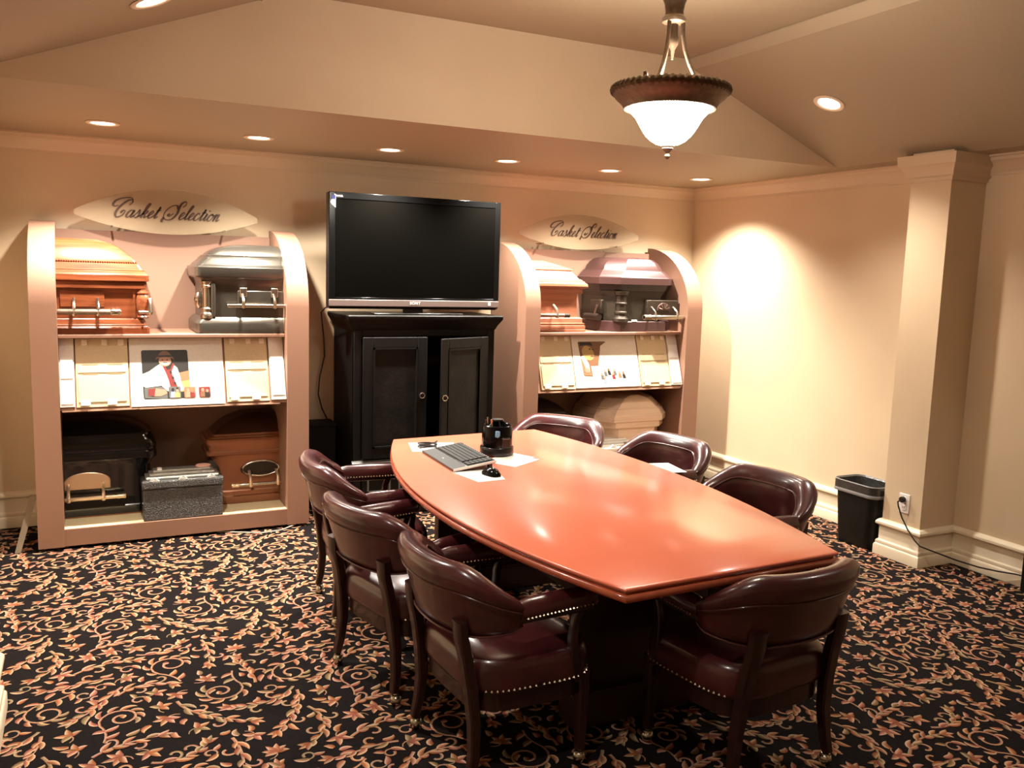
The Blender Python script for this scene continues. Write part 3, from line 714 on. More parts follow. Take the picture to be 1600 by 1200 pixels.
# ---- signs with copperplate lettering
GL = {
 'a': ([[(.74, .80), (.50, 1.0), (.16, .72), (.10, .22), (.34, 0), (.62, .35), (.80, 1.02)], [(.80, 1.02), (.72, .35), (.80, .02), (1.08, .32)]], 1.02),
 's': ([[(0, .12), (.30, .8), (.42, 1.12)], [(.42, 1.12), (.52, .75), (.62, .30), (.38, -.02), (.12, .10)], [(.55, .12), (.82, .32)]], .80),
 'k': ([[(0, .2), (.42, 1.1), (.62, 1.85), (.45, 2.0), (.28, 1.4), (.20, 0)], [(.22, .45), (.48, .98), (.70, .90), (.60, .62), (.34, .52)], [(.34, .52), (.56, .36), (.66, .02), (.98, .30)]], .94),
 'e': ([[(0, .28), (.40, .52), (.56, .86), (.38, 1.02), (.14, .62), (.18, .14), (.40, 0), (.74, .30)]], .70),
 't': ([[(0, .2), (.30, .95), (.42, 1.62)], [(.42, 1.62), (.30, .35), (.40, .02), (.66, .30)], [(.08, 1.10), (.40, 1.08), (.72, 1.16)]], .64),
 'l': ([[(0, .2), (.36, 1.1), (.56, 1.85), (.40, 2.02), (.26, 1.4), (.22, .3), (.34, .02), (.60, .30)]], .56),
 'c': ([[(.60, .80), (.56, .98), (.38, 1.0), (.12, .62), (.16, .14), (.40, 0), (.72, .30)]], .70),
 'i': ([[(0, .22), (.26, 1.0)], [(.26, 1.0), (.20, .32), (.30, .02), (.54, .30)], [(.30, 1.50), (.33, 1.44), (.30, 1.38)]], .50),
 'o': ([[(.50, 1.0), (.18, .75), (.10, .25), (.34, 0), (.64, .30), (.68, .78), (.50, 1.0), (.56, .80), (.86, .82)]], .80),
 'n': ([[(0, .55), (.16, 1.0), (.22, .85), (.16, 0)], [(.18, .30), (.42, .92), (.58, .95), (.56, .35), (.66, .02), (.94, .30)]], .90),
 'C': ([[(1.30, 1.70), (1.55, 1.95), (1.40, 2.40), (.80, 2.20), (.25, 1.35), (.15, .45), (.55, -.02), (1.10, .25), (1.25, .75), (.98, .92), (.75, .55)],
        [(1.62, 2.10), (1.20, 2.62), (.30, 2.62), (-.55, 2.25), (-.72, 1.70), (-.40, 1.42), (.0, 1.55)]], 1.55),
 'S': ([[(1.45, 1.75), (1.72, 2.10), (1.50, 2.55), (1.10, 2.25), (1.05, 1.60), (1.15, .80), (.85, .05), (.20, -.12), (-.35, .25), (-.50, 1.0), (-.10, 1.75), (.55, 1.95), (1.0, 1.45)],
        [(-.30, .25), (-.38, -.15), (-.30, -.45)], [(.25, .75), (.10, .55), (.30, .42), (.70, .80)]], 1.60),
}
def crom(pts, n=9):
    P = [Vector(p) for p in pts]; P = [P[0] * 2 - P[1]] + P + [P[-1] * 2 - P[-2]]; out = []
    for i in range(1, len(P) - 2):
        for k in range(n):
            t = k / n; a, b, c, d = P[i - 1], P[i], P[i + 1], P[i + 2]
            out.append(.5 * ((2 * b) + (c - a) * t + (2 * a - 5 * b + 4 * c - d) * t * t + (3 * b - a - 3 * c + d) * t ** 3))
    out.append(P[-2]); return out
def lettering(text, x0, z0, u, y):
    """returns list of (char, MB); pen-stroke ribbons, thick on downstrokes"""
    cx = 0.0; out = []
    for ch in text:
        if ch == ' ': cx += 1.15; continue
        st, adv = GL[ch]; mb = MB()
        for s in st:
            C = crom(s); C = [Vector((p.x + .52 * p.y, p.y)) for p in C]; n = len(C); A = []; B = []
            for i, p in enumerate(C):
                t = C[min(i + 1, n - 1)] - C[max(i - 1, 0)]
                t = t.normalized() if t.length > 1e-6 else Vector((1, 0))
                hw = .055 + .085 * max(0, -t.y) ** 1.3
                if ch in 'CS': hw *= 1.15
                nx = Vector((-t.y, t.x))
                A.append(p + nx * hw); B.append(p - nx * hw)
            vs = [(x0 + (cx + q.x) * u, y, z0 + q.y * u) for q in A] + [(x0 + (cx + q.x) * u, y, z0 + q.y * u) for q in B]
            vs += [(a, y + .002, c) for a, _, c in vs]
            m2 = 2 * n
            fs = []
            for i in range(n - 1):
                fs.append((i, i + 1, n + i + 1, n + i)); fs.append((m2 + i, m2 + n + i, m2 + n + i + 1, m2 + i + 1))
                fs.append((i, m2 + i, m2 + i + 1, i + 1)); fs.append((n + i, n + i + 1, m2 + n + i + 1, m2 + n + i))
            mb.add(vs, fs)
        out.append((ch, mb)); cx += adv
    return out, cx
def sign(xa, xb, zb, ze, zt, tx, tz, u, label):
    y = 5.98; xm = (xa + xb) / 2; hw = (xb - xa) / 2
    r = thing('hanging_sign', label, 'sign', (xm, y, zb), 'casket selection signs')
    bot = [(xm + hw * k / 12, ze + (zb - ze) * (1 - (k / 12) ** 2)) for k in range(-12, 13)]
    top = [(xm + hw * k / 12, ze + .03 + (zt - ze - .03) * (1 - (k / 12) ** 2)) for k in range(12, -13, -1)]
    part('oval_plaque', MB().prism(bot + top, y, y + .006, 'y'), M['acrylic'], r)
    L_, tot = lettering('Casket Selection', tx, tz, u, y - .003)
    for ch, mb in L_:
        part('letter', mb, M['ink'], r, label='script letter ' + ch, fix=False)
    for k in (-.62, .62):
        part('standoff', MB().lathe([(.006, 0), (.006, .10)], (xm + hw * k, y + .006, zb + .035), 10, 'y'), M['pewter'], r)
        part('cap_screw', MB().lathe([(.007, -.003), (.007, .0)], (xm + hw * k, y, zb + .035), 10, 'y'), M['pewter'], r)
sign(-.025, 1.055, 1.85, 1.948, 2.125, .185, 1.945, .0448, 'oval acrylic sign lettered Casket Selection above the large display')
sign(2.99, 4.07, 1.868, 1.965, 2.135, 3.25, 1.965, .0432, 'oval acrylic sign lettered Casket Selection next to the television')

# ---- caskets
def casket(label, xL, xR, fL, fR, yf, yb, z0, layers, ch=.02, seg=3, ky=.6, group='sample casket ends'):
    r = thing('casket', label, 'casket', ((xL + xR) / 2, (yf + yb) / 2, z0), group)
    def ring(z, o, c):
        pts = []; oy = o * ky
        def corner(x, sx, y, flip):
            q = []
            for i in range(seg + 1):
                a = PI / 2 * i / seg
                q.append((x + sx * (c - c * math.cos(a)), y + c - c * math.sin(a)))
            return q
        if fL: pts += [(xL + o, yb)] + corner(xL + o, 1, yf + oy, False)
        else: pts += [(xL, yb), (xL, yf + oy)]
        if fR: pts += list(reversed(corner(xR - o, -1, yf + oy, True))) + [(xR - o, yb)]
        else: pts += [(xR, yf + oy), (xR, yb)]
        return [(p[0], p[1], z0 + z) for p in pts]
    out = {}
    for nm, mt, prof in layers:
        rings = []
        for pz in prof:
            c = pz[2] if len(pz) > 2 else ch
            rings.append(ring(pz[0], pz[1], c))
        out[nm] = part(nm, MB().loft(rings), M[mt], r, angle=22)
    return r
def handle(r, x0, x1, y, z, bar_m, arm_m, arms, rad=.013, plaque=None, pm=None, tip=None, tipm=None, ylen=.06):
    """casket swing bar: plaque on the body, arms reaching forward, long bar"""
    if plaque:
        px0, px1, pz0, pz1, kind = plaque; yp = y + ylen
        if kind == 'oval':
            pts = [((px0 + px1) / 2 + (px1 - px0) / 2 * math.cos(2 * PI * k / 20), (pz0 + pz1) / 2 + (pz1 - pz0) / 2 * math.sin(2 * PI * k / 20)) for k in range(20)]
        elif kind == 'arch':
            pts = [(px0, pz0), (px1, pz0)] + [((px0 + px1) / 2 + (px1 - px0) / 2 * math.cos(PI * k / 14), pz0 + (pz1 - pz0) * (.45 + .55 * math.sin(PI * k / 14))) for k in range(15)]
        else: pts = [(px0, pz0), (px1, pz0), (px1, pz1), (px0, pz1)]
        part('handle_plaque', MB().prism(pts, yp - .022, yp + .012, 'y'), M[pm], r, bevel=.004)
    b = part('handle_bar', MB().lathe([(rad * .8, x0), (rad, x0 + .005), (rad, x1)], (0, y, z), 14, 'x'), M[bar_m], r)
    if tip:
        for xa, xb in tip:
            part('bar_tip', MB().lathe([(rad * 1.05, xa), (rad * 1.25, xa + .008), (rad * 1.1, (xa + xb) / 2), (rad * 1.3, xb - .006), (rad * 1.05, xb)], (0, y, z), 14, 'x'), M[tipm or bar_m], b)
    for xa in arms:
        part('handle_arm', MB().tube([(xa, y + ylen - .005, z + .075), (xa, y + ylen * .6, z + .07), (xa, y + .004, z + .04), (xa, y - .004, z), (xa, y, z - rad * 1.2)],
                                     [.012, .010, .009, .014, .012], 8), M[arm_m], b)
# oak (upper, large display)
zs = 1.248
r = casket('oak casket end with carved plaque handle and turned corner post on the upper shelf', -.128, .362, False, True, 5.6100, 6.055, zs, [
    ('base_moulding', 'oak', [(0, .0), (.036, .0), (.040, .006), (.044, .006), (.048, .010), (.054, .008), (.058, .016), (.085, .026), (.090, .034)]),
    ('body', 'oak', [(.088, .040), (.268, .040)]),
    ('body_rail', 'oak', [(.262, .030), (.268, .012), (.300, .010), (.305, .016)]),
    ('lid_band', 'oak', [(.305, .018), (.312, -.002), (.345, .0), (.358, .012), (.364, .014), (.368, .022), (.374, .022), (.378, .030), (.408, .050), (.413, .060), (.418, .060)]),
    ('lid', 'oak', [(.416, .062), (.425, .066), (.45, .085), (.49, .13), (.525, .19), (.55, .27)]),
], ch=.015, seg=2)
part('corner_post', MB().lathe([(.030, .092), (.036, .10), (.030, .108), (.033, .118), (.040, .15), (.041, .19), (.036, .225), (.030, .232), (.036, .238), (.036, .246), (.028, .250), (.026, .262)], (.328, 5.6430, zs), 20), M['oak'], r)
bp = part('post_plate', MB().box(.274, .286, 5.6270, 5.6490, zs + .092, zs + .25), M['oak'], r)
handle(r, -.126, .205, 5.5750, zs + .130, 'bronze_light', 'pewter', (-.04, .085), .017, (-.112, .120, zs + .155, zs + .252, 'rect'), 'oak', ((.150, .205),), 'pewter', ylen=.075)
handle(r, .30, .374, 5.5900, zs + .130, 'pewter', 'pewter', (.365,), .009, ylen=.03)
rp_ = MB()
for k in range(34):
    a = -.12 + k * .0125; rp_.ball((a, 5.6100 + .060 * .6 - .002 + .4 * .0, zs + .4215), .0045, 6)
part('rope_bead', rp_, M['oak'], r, stuff=True)
# gunmetal (upper, large display)
r = casket('gunmetal steel casket end with swing bar and corner column on the upper shelf', .625, 1.150, True, False, 5.6100, 6.055, zs, [
    ('base_moulding', 'gun_steel', [(0, .008), (.006, .0), (.062, .0), (.068, .004), (.088, .020), (.100, .040)]),
    ('body', 'gun_steel', [(.098, .044), (.29, .044), (.315, .036), (.34, .022)]),
    ('body_rail', 'gun_steel', [(.338, .014), (.345, .0), (.352, -.004), (.405, -.004), (.412, .002)]),
    ('lid_band', 'gun_steel', [(.410, .014), (.418, .018), (.43, .028), (.455, .058), (.466, .064), (.470, .074), (.478, .076), (.482, .086)]),
    ('lid', 'gun_steel', [(.481, .092), (.495, .104), (.515, .135), (.532, .18), (.545, .25), (.55, .28)]),
], ch=.035, seg=3)
part('corner_column', MB().lathe([(.040, .094), (.042, .110), (.034, .125), (.028, .135), (.034, .142), (.034, .152), (.026, .160), (.025, .275), (.034, .282), (.036, .292), (.030, .298), (.036, .312), (.038, .318)], (.692, 5.6530, zs), 18), M['pewter'], r)
part('column_flute', MB().box(.714, .740, 5.6210, 5.6490, zs + .10, zs + .31), M['gun_steel'], r, bevel=.006)
handle(r, .80, 1.149, 5.5650, zs + .175, 'pewter', 'pewter', (.895, 1.085), .012, (.87, 1.149, zs + .17, zs + .265, 'rect'), 'gun_steel', ylen=.07)
for xa in (.88, 1.07):
    part('handle_bracket', MB().box(xa, xa + .045, 5.6000, 5.6400, zs + .225, zs + .285), M['pewter'], r, bevel=.006)
part('end_ornament', MB().ball((.655, 5.7350, zs + .20), .03, 10, 1.8), M['pewter'], r)
# black with gold handle (lower, large display)
zp = .12
r = casket('glossy black casket end with polished gold handle on the platform', -.128, .395, False, True, 5.755, 6.05, zp, [
    ('base_moulding', 'black_steel', [(0, .0), (.052, .0), (.060, .01), (.09, .020), (.105, .028)]),
    ('body', 'black_steel', [(.100, .034), (.30, .034), (.33, .020), (.345, .012)]),
    ('body_rail', 'black_steel', [(.343, .004), (.350, -.004), (.385, -.004), (.395, .004)]),
    ('lid_band', 'black_steel', [(.394, .010), (.400, -.002), (.44, -.004), (.478, .012), (.490, .022), (.502, .024), (.508, .04)]),
    ('lid', 'black_steel', [(.507, .046), (.53, .075), (.555, .12), (.575, .19), (.587, .27)]),
], ch=.07, seg=6, ky=.5)
part('base_edging', MB().box(-.127, .325, 5.750, 5.756, zp + .001, zp + .008), M['copper_steel'], r)
handle(r, -.126, .21, 5.705, zp + .128, 'gold', 'gold', (-.105, .085), .012, (-.127, .128, zp + .17, zp + .275, 'arch'), 'gold', ((.16, .21),), 'gold', ylen=.085)
# copper (lower, large display)
r = casket('copper brown casket end with dark filigree plaque on the platform', .690, 1.150, True, False, 5.765, 6.05, zp, [
    ('base_moulding', 'copper_steel', [(0, .010), (.012, .0), (.048, .0), (.056, .012), (.082, .012), (.092, .024)]),
    ('body', 'copper_steel', [(.090, .036), (.30, .036), (.325, .022)]),
    ('body_rail', 'copper_steel', [(.322, .012), (.328, .002), (.345, .002), (.352, .012)]),
    ('lid_band', 'copper_steel', [(.350, .016), (.38, .012), (.40, .0), (.432, .0), (.438, .016), (.445, .020), (.450, .036), (.462, .042)]),
    ('lid', 'copper_shaded', [(.460, .048), (.485, .075), (.515, .11), (.545, .16), (.57, .24), (.58, .27)]),
], ch=.03, seg=3, ky=.5)
part('corner_ornament', MB().ball((.735, 5.83, zp + .215), .062, 14, 1.6), M['dkbronze'], r)
handle(r, .835, 1.149, 5.715, zp + .135, 'pewter', 'gold', (.955, 1.13), .011, (.90, 1.149, zp + .17, zp + .275, 'oval'), 'dkbronze', ((.835, .88),), 'gold', ylen=.085)
part('plaque_frame', MB().tube([(1.03 + .118 * math.cos(2 * PI * k / 24), 5.775, zp + .225 + .05 * math.sin(2 * PI * k / 24)) for k in range(24)], .005, 6, closed=True), M['pewter'], r)
# pale cherry (upper, small display)
r = casket('pale cherry wood casket end with flat stepped lid on the upper shelf', 2.945, 3.395, False, True, 5.6100, 6.055, zs, [
    ('base_moulding', 'cherry', [(0, .012), (.006, .006), (.018, .006), (.022, .014), (.026, .010), (.046, .010), (.050, .020), (.056, .016), (.064, .016), (.068, .030), (.098, .030), (.106, .040), (.110, .055)]),
    ('body', 'cherry', [(.108, .068), (.285, .068)]),
    ('body_rail', 'cherry', [(.283, .060), (.285, .036), (.318, .036), (.322, .044)]),
    ('lid_band', 'cherry', [(.320, .030), (.326, .006), (.338, .0), (.356, .004), (.366, .022), (.374, .024), (.378, .036), (.384, .038), (.390, .050)]),
    ('lid', 'cherry', [(.388, .056), (.425, .090), (.450, .112), (.455, .104), (.462, .106), (.480, .16), (.505, .24), (.52, .29)]),
], ch=.006, seg=1)
handle(r, 2.95, 3.225, 5.5850, zs + .125, 'bronze_light', 'bronze_light', (3.12,), .014, (2.95, 3.165, zs + .155, zs + .24, 'arch'), 'dkbronze', ((3.18, 3.225),), 'dkbronze', ylen=.09)
# mauve (upper, small display)
r = casket('mauve steel casket section with bronze corner columns and fan plaque', 3.555, 4.240, True, True, 5.6070, 6.055, zs, [
    ('base_moulding', 'mauve_steel', [(0, .010, .13), (.004, .004, .13), (.075, .004, .13), (.080, .012, .13)]),
    ('body', 'taupe_steel', [(.078, .050, .12), (.27, .046, .12), (.305, .030, .12), (.315, .030, .12)]),
    ('body_rail', 'brown_steel', [(.313, .026, .12), (.322, .018, .12), (.350, .010, .12), (.362, .006, .12)]),
    ('lid_band', 'mauve_steel', [(.360, .004, .12), (.362, .0, .12), (.412, .0, .12), (.418, .010, .12), (.44, .026, .12), (.462, .050, .12), (.470, .055, .12)]),
    ('lid', 'mauve_steel', [(.468, .066, .12), (.50, .080, .12), (.53, .105, .11), (.555, .14, .10), (.568, .19, .09)]),
], ch=.12, seg=1, ky=.7)
for (cx, cy, nm) in ((3.705, 5.6370, 'corner_column'),):
    part(nm, MB().lathe([(0.062, .078), (0.062, .100), (0.048, .112), (0.043, .13), (0.050, .136), (0.050, .150), (0.041, .158), (0.041, .205), (0.048, .212), (0.048, .220), (0.041, .226), (0.041, .272), (0.053, .280), (0.058, .300), (0.060, .308)], (cx, cy, zs), 8), M['dkbronze'], r)
handle(r, 3.865, 4.238, 5.5530, zs + .115, 'pewter', 'pewter', (3.97, 4.175), .017, (3.93, 4.225, zs + .13, zs + .245, 'rect'), 'dkbronze', ((3.865, 3.93),), 'bronze_light', ylen=.08)
fan = MB()
fan.prism([(4.020, zs + .165), (4.140, zs + .165)] + [(4.08 + .06 * math.cos(PI * k / 12), zs + .17 + .055 * math.sin(PI * k / 12)) for k in range(13)], 5.6000, 5.6200, 'y')
part('fan_plaque', fan, M['mauve_steel'], r, bevel=.003)
for k in range(5):
    a = PI * (k + .5) / 5
    part('fan_rib', MB().tube([(4.08 + .015 * math.cos(a), 5.5970, zs + .172 + .015 * math.sin(a)), (4.08 + .052 * math.cos(a), 5.5970, zs + .172 + .048 * math.sin(a))], .004, 6), M['pewter'], r)
eh = part('end_handle_bar', MB().lathe([(.026, 5.7050), (.028, 5.7250), (.028, 5.8850), (.026, 5.9050)], (3.555, 0, zs + .105), 12, 'y'), M['dkbronze'], r)
part('end_plaque', MB().box(3.575, 3.605, 5.7150, 5.8750, zs + .13, zs + .24), M['dkbronze'], r, bevel=.006)
part('handle_arm', MB().tube([(3.575, 5.7650, zs + .20), (3.56, 5.7650, zs + .16), (3.552, 5.7650, zs + .11)], [.012, .010, .014], 8), M['pewter'], eh)
part('name_tag', MB().box(3.80, 3.84, 5.6090, 5.6250, zs + .079, zs + .092), M['plate'], r)
# plum brown (lower, small display, only the lid shows)
r = casket('plum brown casket end half hidden behind the first chair, below the sloped shelf', 2.945, 3.35, False, True, 5.66, 6.05, zp, [
    ('base_moulding', 'brown_steel', [(0, .0), (.06, .0), (.07, .012), (.10, .026)]),
    ('body', 'brown_steel', [(.098, .036), (.33, .036), (.35, .020)]),
    ('body_rail', 'brown_steel', [(.348, .008), (.39, .008), (.40, .016)]),
    ('lid_band', 'brown_steel', [(.398, .010), (.405, .0), (.46, .0), (.468, .014), (.50, .022), (.508, .036), (.515, .04)]),
    ('lid', 'brown_steel', [(.513, .046), (.54, .070), (.57, .11), (.60, .17), (.62, .25)]),
], ch=.05, seg=4, ky=.5)
# pale maple (lower, small display)
r = casket('pale unfinished maple casket section on the platform of the smaller display', 3.555, 4.232, True, True, 5.60, 6.05, zp, [
    ('base_moulding', 'pine', [(0, .010, .12), (.06, .006, .12), (.07, .02, .12)]),
    ('body', 'pine', [(.068, .060, .115), (.36, .056, .115), (.375, .05, .115)]),
    ('body_rail', 'pine', [(.372, .030, .115), (.376, .020, .115), (.42, .020, .115), (.424, .012, .115)]),
    ('lid_band', 'pine', [(.422, .006, .115), (.425, .0, .115), (.468, .0, .115), (.475, .008, .115), (.52, .030, .115), (.525, .044, .115), (.535, .046, .115)]),
    ('lid', 'pine', [(.533, .052, .115), (.565, .078, .115), (.60, .12, .11), (.625, .18, .12)]),
], ch=.115, seg=1, ky=.4)
part('lid_medallion', MB().lathe([(.052, 0), (.055, .006), (.05, .012), (.042, .012), (.04, .006)], (3.775, 5.575, zp + .215), 20, 'y'), M['dkbronze'], r)
part('round_handle', MB().tube([(3.775 + .05 * math.cos(2 * PI * k / 20), 5.57, zp + .215 + .05 * math.sin(2 * PI * k / 20)) for k in range(20)], .008, 8, closed=True), M['dkbronze'], r)

def vault(x0, x1, y0, y1, z0, hh, body, edge, label):
    r = thing('vault_sample', label, 'sample box', ((x0 + x1) / 2, (y0 + y1) / 2, z0), 'burial vault samples')
    part('body', MB().box(x0, x1, y0, y1, z0, z0 + hh * .70), M[body], r, bevel=.006)
    part('lid', MB().box(x0 - .006, x1 + .006, y0 - .006, y1, z0 + hh * .70, z0 + hh * .90), M[body], r, bevel=.012)
    a = MB(); st = ((.02, .90, .96), (.045, .96, 1.02), (.07, 1.02, 1.07))
    for o, za, zb in st:
        part('lid_step', MB().box(x0 + o * .9, x1 - o * .9, y0 + o, y1 - .01, z0 + hh * za, z0 + hh * zb), M[edge], r, bevel=.006)
    for q in (.14, .5, .86):
        xa = x0 + (x1 - x0) * q
        part('corbel', MB().prism([(xa - .03, z0 + hh * .885), (xa + .03, z0 + hh * .885), (xa, z0 + hh * .97)], y0 - .004, y0 + .03, 'y'), M[edge], r)
    return r
r = vault(.297, .755, 5.535, 5.70, .12, .275, 'urnblack', 'silver', 'hammered black vault sample box with silver stepped lid')
part('medallion', MB().lathe([(.001, .416), (.045, .416), (.045, .421), (.020, .424), (.001, .424)], (.655, 5.655, 0), 20), M['pink'], r, label='pale pink disc on the lid')
part('tab', MB().box(.385, .41, 5.61, 5.65, .414, .424), M['plate'], r)
vault(3.40, 3.86, 5.54, 5.71, .12, .275, 'urnwhite', 'paper', 'cream vault sample box glimpsed between two chair backs')

# ------------------------------------------------------------------ armoire and television
AX0, AX1, AYF, AYB = 1.60, 2.62, 5.60, 6.09
ar = thing('armoire', 'black antique armoire with one door ajar under the television', 'cabinet', ((AX0 + AX1) / 2, 5.85, 0))
part('plinth', MB().prism([(AX0 - .03, 5.56), (AX1 + .03, 5.56), (AX1 + .03, AYB), (AX0 - .03, AYB)], 0, .085), M['armoire'], ar, bevel=.008)
part('plinth_moulding', MB().box(AX0 - .022, AX1 + .022, 5.568, AYB, .085, .115), M['armoire'], ar, bevel=.012)
# carcass as open box
cs = MB()
cs.box(AX0, AX0 + .03, AYF, AYB, .115, 1.27); cs.box(AX1 - .03, AX1, AYF, AYB, .115, 1.27)
cs.box(AX0 + .03, AX1 - .03, AYB - .02, AYB, .115, 1.27); cs.box(AX0 + .03, AX1 - .03, AYF + .03, AYB - .02, .115, .14)
cs.box(AX0 + .03, AX1 - .03, AYF + .004, AYB - .02, .355, .40); cs.box(AX0 + .03, AX1 - .03, AYF + .004, AYB - .02, 1.24, 1.27)
part('carcass', cs, M['armoire'], ar)
fr = MB(); fr.box(AX0, AX0 + .055, AYF - .012, AYF + .02, .115, 1.27); fr.box(AX1 - .055, AX1, AYF - .012, AYF + .02, .115, 1.27)
fr.box(AX0 + .055, AX1 - .055, AYF - .012, AYF + .02, .345, .40); fr.box(AX0 + .055, AX1 - .055, AYF - .012, AYF + .02, 1.225, 1.27)
fr.box(AX0 + .055, AX1 - .055, AYF - .012, AYF + .02, .115, .135)
part('face_frame', fr, M['armoire'], ar, bevel=.004)
part('waist_moulding', MB().prism([(5.588, .352), (5.568, .362), (5.565, .374), (5.575, .384), (5.588, .39)], AX0 - .012, AX1 + .012, 'x'), M['glint'], ar, label='moulding with its highlight painted grey')
cp = [(5.592, 1.262), (5.585, 1.275), (5.580, 1.292), (5.566, 1.315), (5.556, 1.335), (5.552, 1.345), (5.552, 1.362), (5.560, 1.368)]
co = MB()
cpath = [(AX0, AYB), (AX0, AYF), (AX1, AYF), (AX1, AYB)]
cprof = [(0, 1.262), (.010, 1.275), (.016, 1.292), (.030, 1.315), (.043, 1.335), (.048, 1.345), (.048, 1.362), (.042, 1.368), (0, 1.368)]
part('cornice', molding(list(reversed(cpath)), cprof), M['armoire'], ar)
part('top_board', MB().box(AX0, AX1, AYF, AYB, 1.345, 1.3675), M['armoire'], ar)
def door_mb(w_, h_):
    f = MB(); t = .024; s_ = .07
    f.box(0, s_, -t, 0, 0, h_); f.box(w_ - s_, w_, -t, 0, 0, h_); f.box(s_, w_ - s_, -t, 0, 0, s_); f.box(s_, w_ - s_, -t, 0, h_ - s_, h_)
    p = MB().box(s_ + .001, w_ - s_ - .001, -t + .012, -.004, s_ + .001, h_ - s_ - .001)
    mo = MB()
    for x0, x1, z0, z1 in ((s_, s_ + .012, s_, h_ - s_), (w_ - s_ - .012, w_ - s_, s_, h_ - s_), (s_, w_ - s_, s_, s_ + .012), (s_, w_ - s_, h_ - s_ - .012, h_ - s_)):
        mo.box(x0, x1, -t - .004, -t + .012, z0, z1)
    return f, p, mo
DW, DH = .452, .82
def place(mb, fn): mb.v = [fn(p) for p in mb.v]; return mb
def add_door(hx, ang, sgn):
    c, s_ = math.cos(ang), math.sin(ang)
    # local x runs from the hinge to the free edge; sgn +1 hinge at left
    fn = lambda p: (hx + sgn * (p[0] * c) - 0 * s_ + (p[1] * s_ * sgn * -1 if False else 0) + sgn * p[1] * s_ * -1 * -1 * 0, AYF - .013 - p[0] * s_ + p[1] * c, .402 + p[2])
    f, pn, mo = door_mb(DW, DH)
    d = part('door', place(f, fn), M['armoire'], ar, bevel=.004)
    part('door_panel', place(pn, fn), M['armoire_panel'], d)
    part('panel_moulding', place(mo, fn), M['armoire'], d)
    kx, ky, kz = fn((DW - .035, -.024, .42))
    part('ring_pull', MB().tube([(kx + .018 * math.cos(2 * PI * k / 16), ky - .008, kz + .018 * math.sin(2 * PI * k / 16)) for k in range(16)], .0045, 6, closed=True), M['pewter'], d)
    part('pull_plate', MB().lathe([(.011, -.006), (.009, .002)], (kx, ky - .002, kz), 12, 'y'), M['blackplastic'], d)
add_door(AX0 + .056, 0, 1)
add_door(AX1 - .056, math.radians(22), -1)
for x0, x1 in ((AX0 + .06, AX0 + .505), (AX0 + .515, AX1 - .06)):
    d = part('drawer', MB().box(x0, x1, AYF - .022, AYF + .01, .14, .34), M['armoire'], ar, bevel=.004)
    for a in (0, 1):
        xa = x0 + .035 + a * (x1 - x0) / 2; xb = xa + (x1 - x0) / 2 - .06
        fm = MB()
        for q in ((xa, xb, .165, .177), (xa, xb, .305, .315), (xa, xa + .01, .165, .315), (xb - .01, xb, .165, .315)):
            fm.box(q[0], q[1], AYF - .032, AYF - .022, q[2], q[3])
        part('drawer_moulding', fm, M['glint'], d)

tv = thing('television', 'large flat black television standing on the black armoire', 'television', (2.06, 5.70, 1.368))
TX_0, TX_1, TZ0, TZ1, TY = 1.437, 2.650, 1.408, 2.155, 5.60
part('cabinet', MB().box(TX_0, TX_1, TY + .012, TY + .085, TZ0 + .004, TZ1), M['blackplastic'], tv, bevel=.006)
fr = MB(); bz = .040
fr.box(TX_0, TX_0 + bz, TY, TY + .0125, TZ0 + .062, TZ1); fr.box(TX_1 - bz, TX_1, TY, TY + .0125, TZ0 + .062, TZ1)
fr.box(TX_0 + bz, TX_1 - bz, TY, TY + .0125, TZ1 - .042, TZ1); fr.box(TX_0 + bz, TX_1 - bz, TY, TY + .0125, TZ0 + .062, TZ0 + .075)
part('bezel', fr, M['tvblack'], tv, bevel=.003)
part('screen', MB().box(TX_0 + bz, TX_1 - bz, TY + .004, TY + .0125, TZ0 + .075, TZ1 - .042), M['screen'], tv)
part('speaker_bar', MB().box(TX_0, TX_1, TY - .004, TY + .0125, TZ0 + .016, TZ0 + .061), M['tvgrey'], tv, bevel=.004)
part('lower_edge', MB().box(TX_0 + .004, TX_1 - .02, TY + .002, TY + .03, TZ0, TZ0 + .0155), M['tvblack'], tv)
def text_part(txt, size, loc, m, parent, name='logo', sp=1.0):
    cu = bpy.data.curves.new(name, 'FONT'); cu.body = txt; cu.size = size; cu.align_x = 'CENTER'; cu.align_y = 'CENTER'; cu.extrude = .0006
    cu.space_character = sp; cu.offset = size * .012
    t = bpy.data.objects.new(name, cu); COL.objects.link(t)
    dg = bpy.context.evaluated_depsgraph_get(); me = bpy.data.meshes.new_from_object(t.evaluated_get(dg))
    bpy.data.objects.remove(t)
    me.materials.clear(); me.materials.append(m)
    o = bpy.data.objects.new(name, me); COL.objects.link(o); o.parent = parent
    o.location = Vector(loc) - root_of(parent).location; o.rotation_euler = (PI / 2, 0, 0)
    return o
text_part('SONY', .026, (2.025, TY - .005, TZ0 + .040), M['logo'], tv, sp=1.15)
text_part('BRAVIA', .016, (TX_0 + .062, TY - .001, TZ1 - .026), M['logo'], tv)
part('energy_sticker', MB().box(TX_1 - .082, TX_1 - .064, TY - .0055, TY - .004, TZ0 + .030, TZ0 + .052), M['plate'], tv)
cs_ = MB(); n = 10
cs_.prism([(TX_0 + .042, TZ1 - .015), (TX_0 + .03, TZ1 - .015)] + [(TX_0 + .042 - .033 * math.sin(PI * k / n) ** 1, TZ1 - .03 - .07 * k / n) for k in range(n + 1)], TY - .0012, TY - .0002, 'y')
part('corner_sticker', cs_, M['plate'], tv, label='white curved sticker')
part('sticker_band', MB().box(TX_0 + .017, TX_0 + .040, TY - .0018, TY - .0012, TZ1 - .048, TZ1 - .022), flat('sticker_blue', 40, 50, 110), tv)
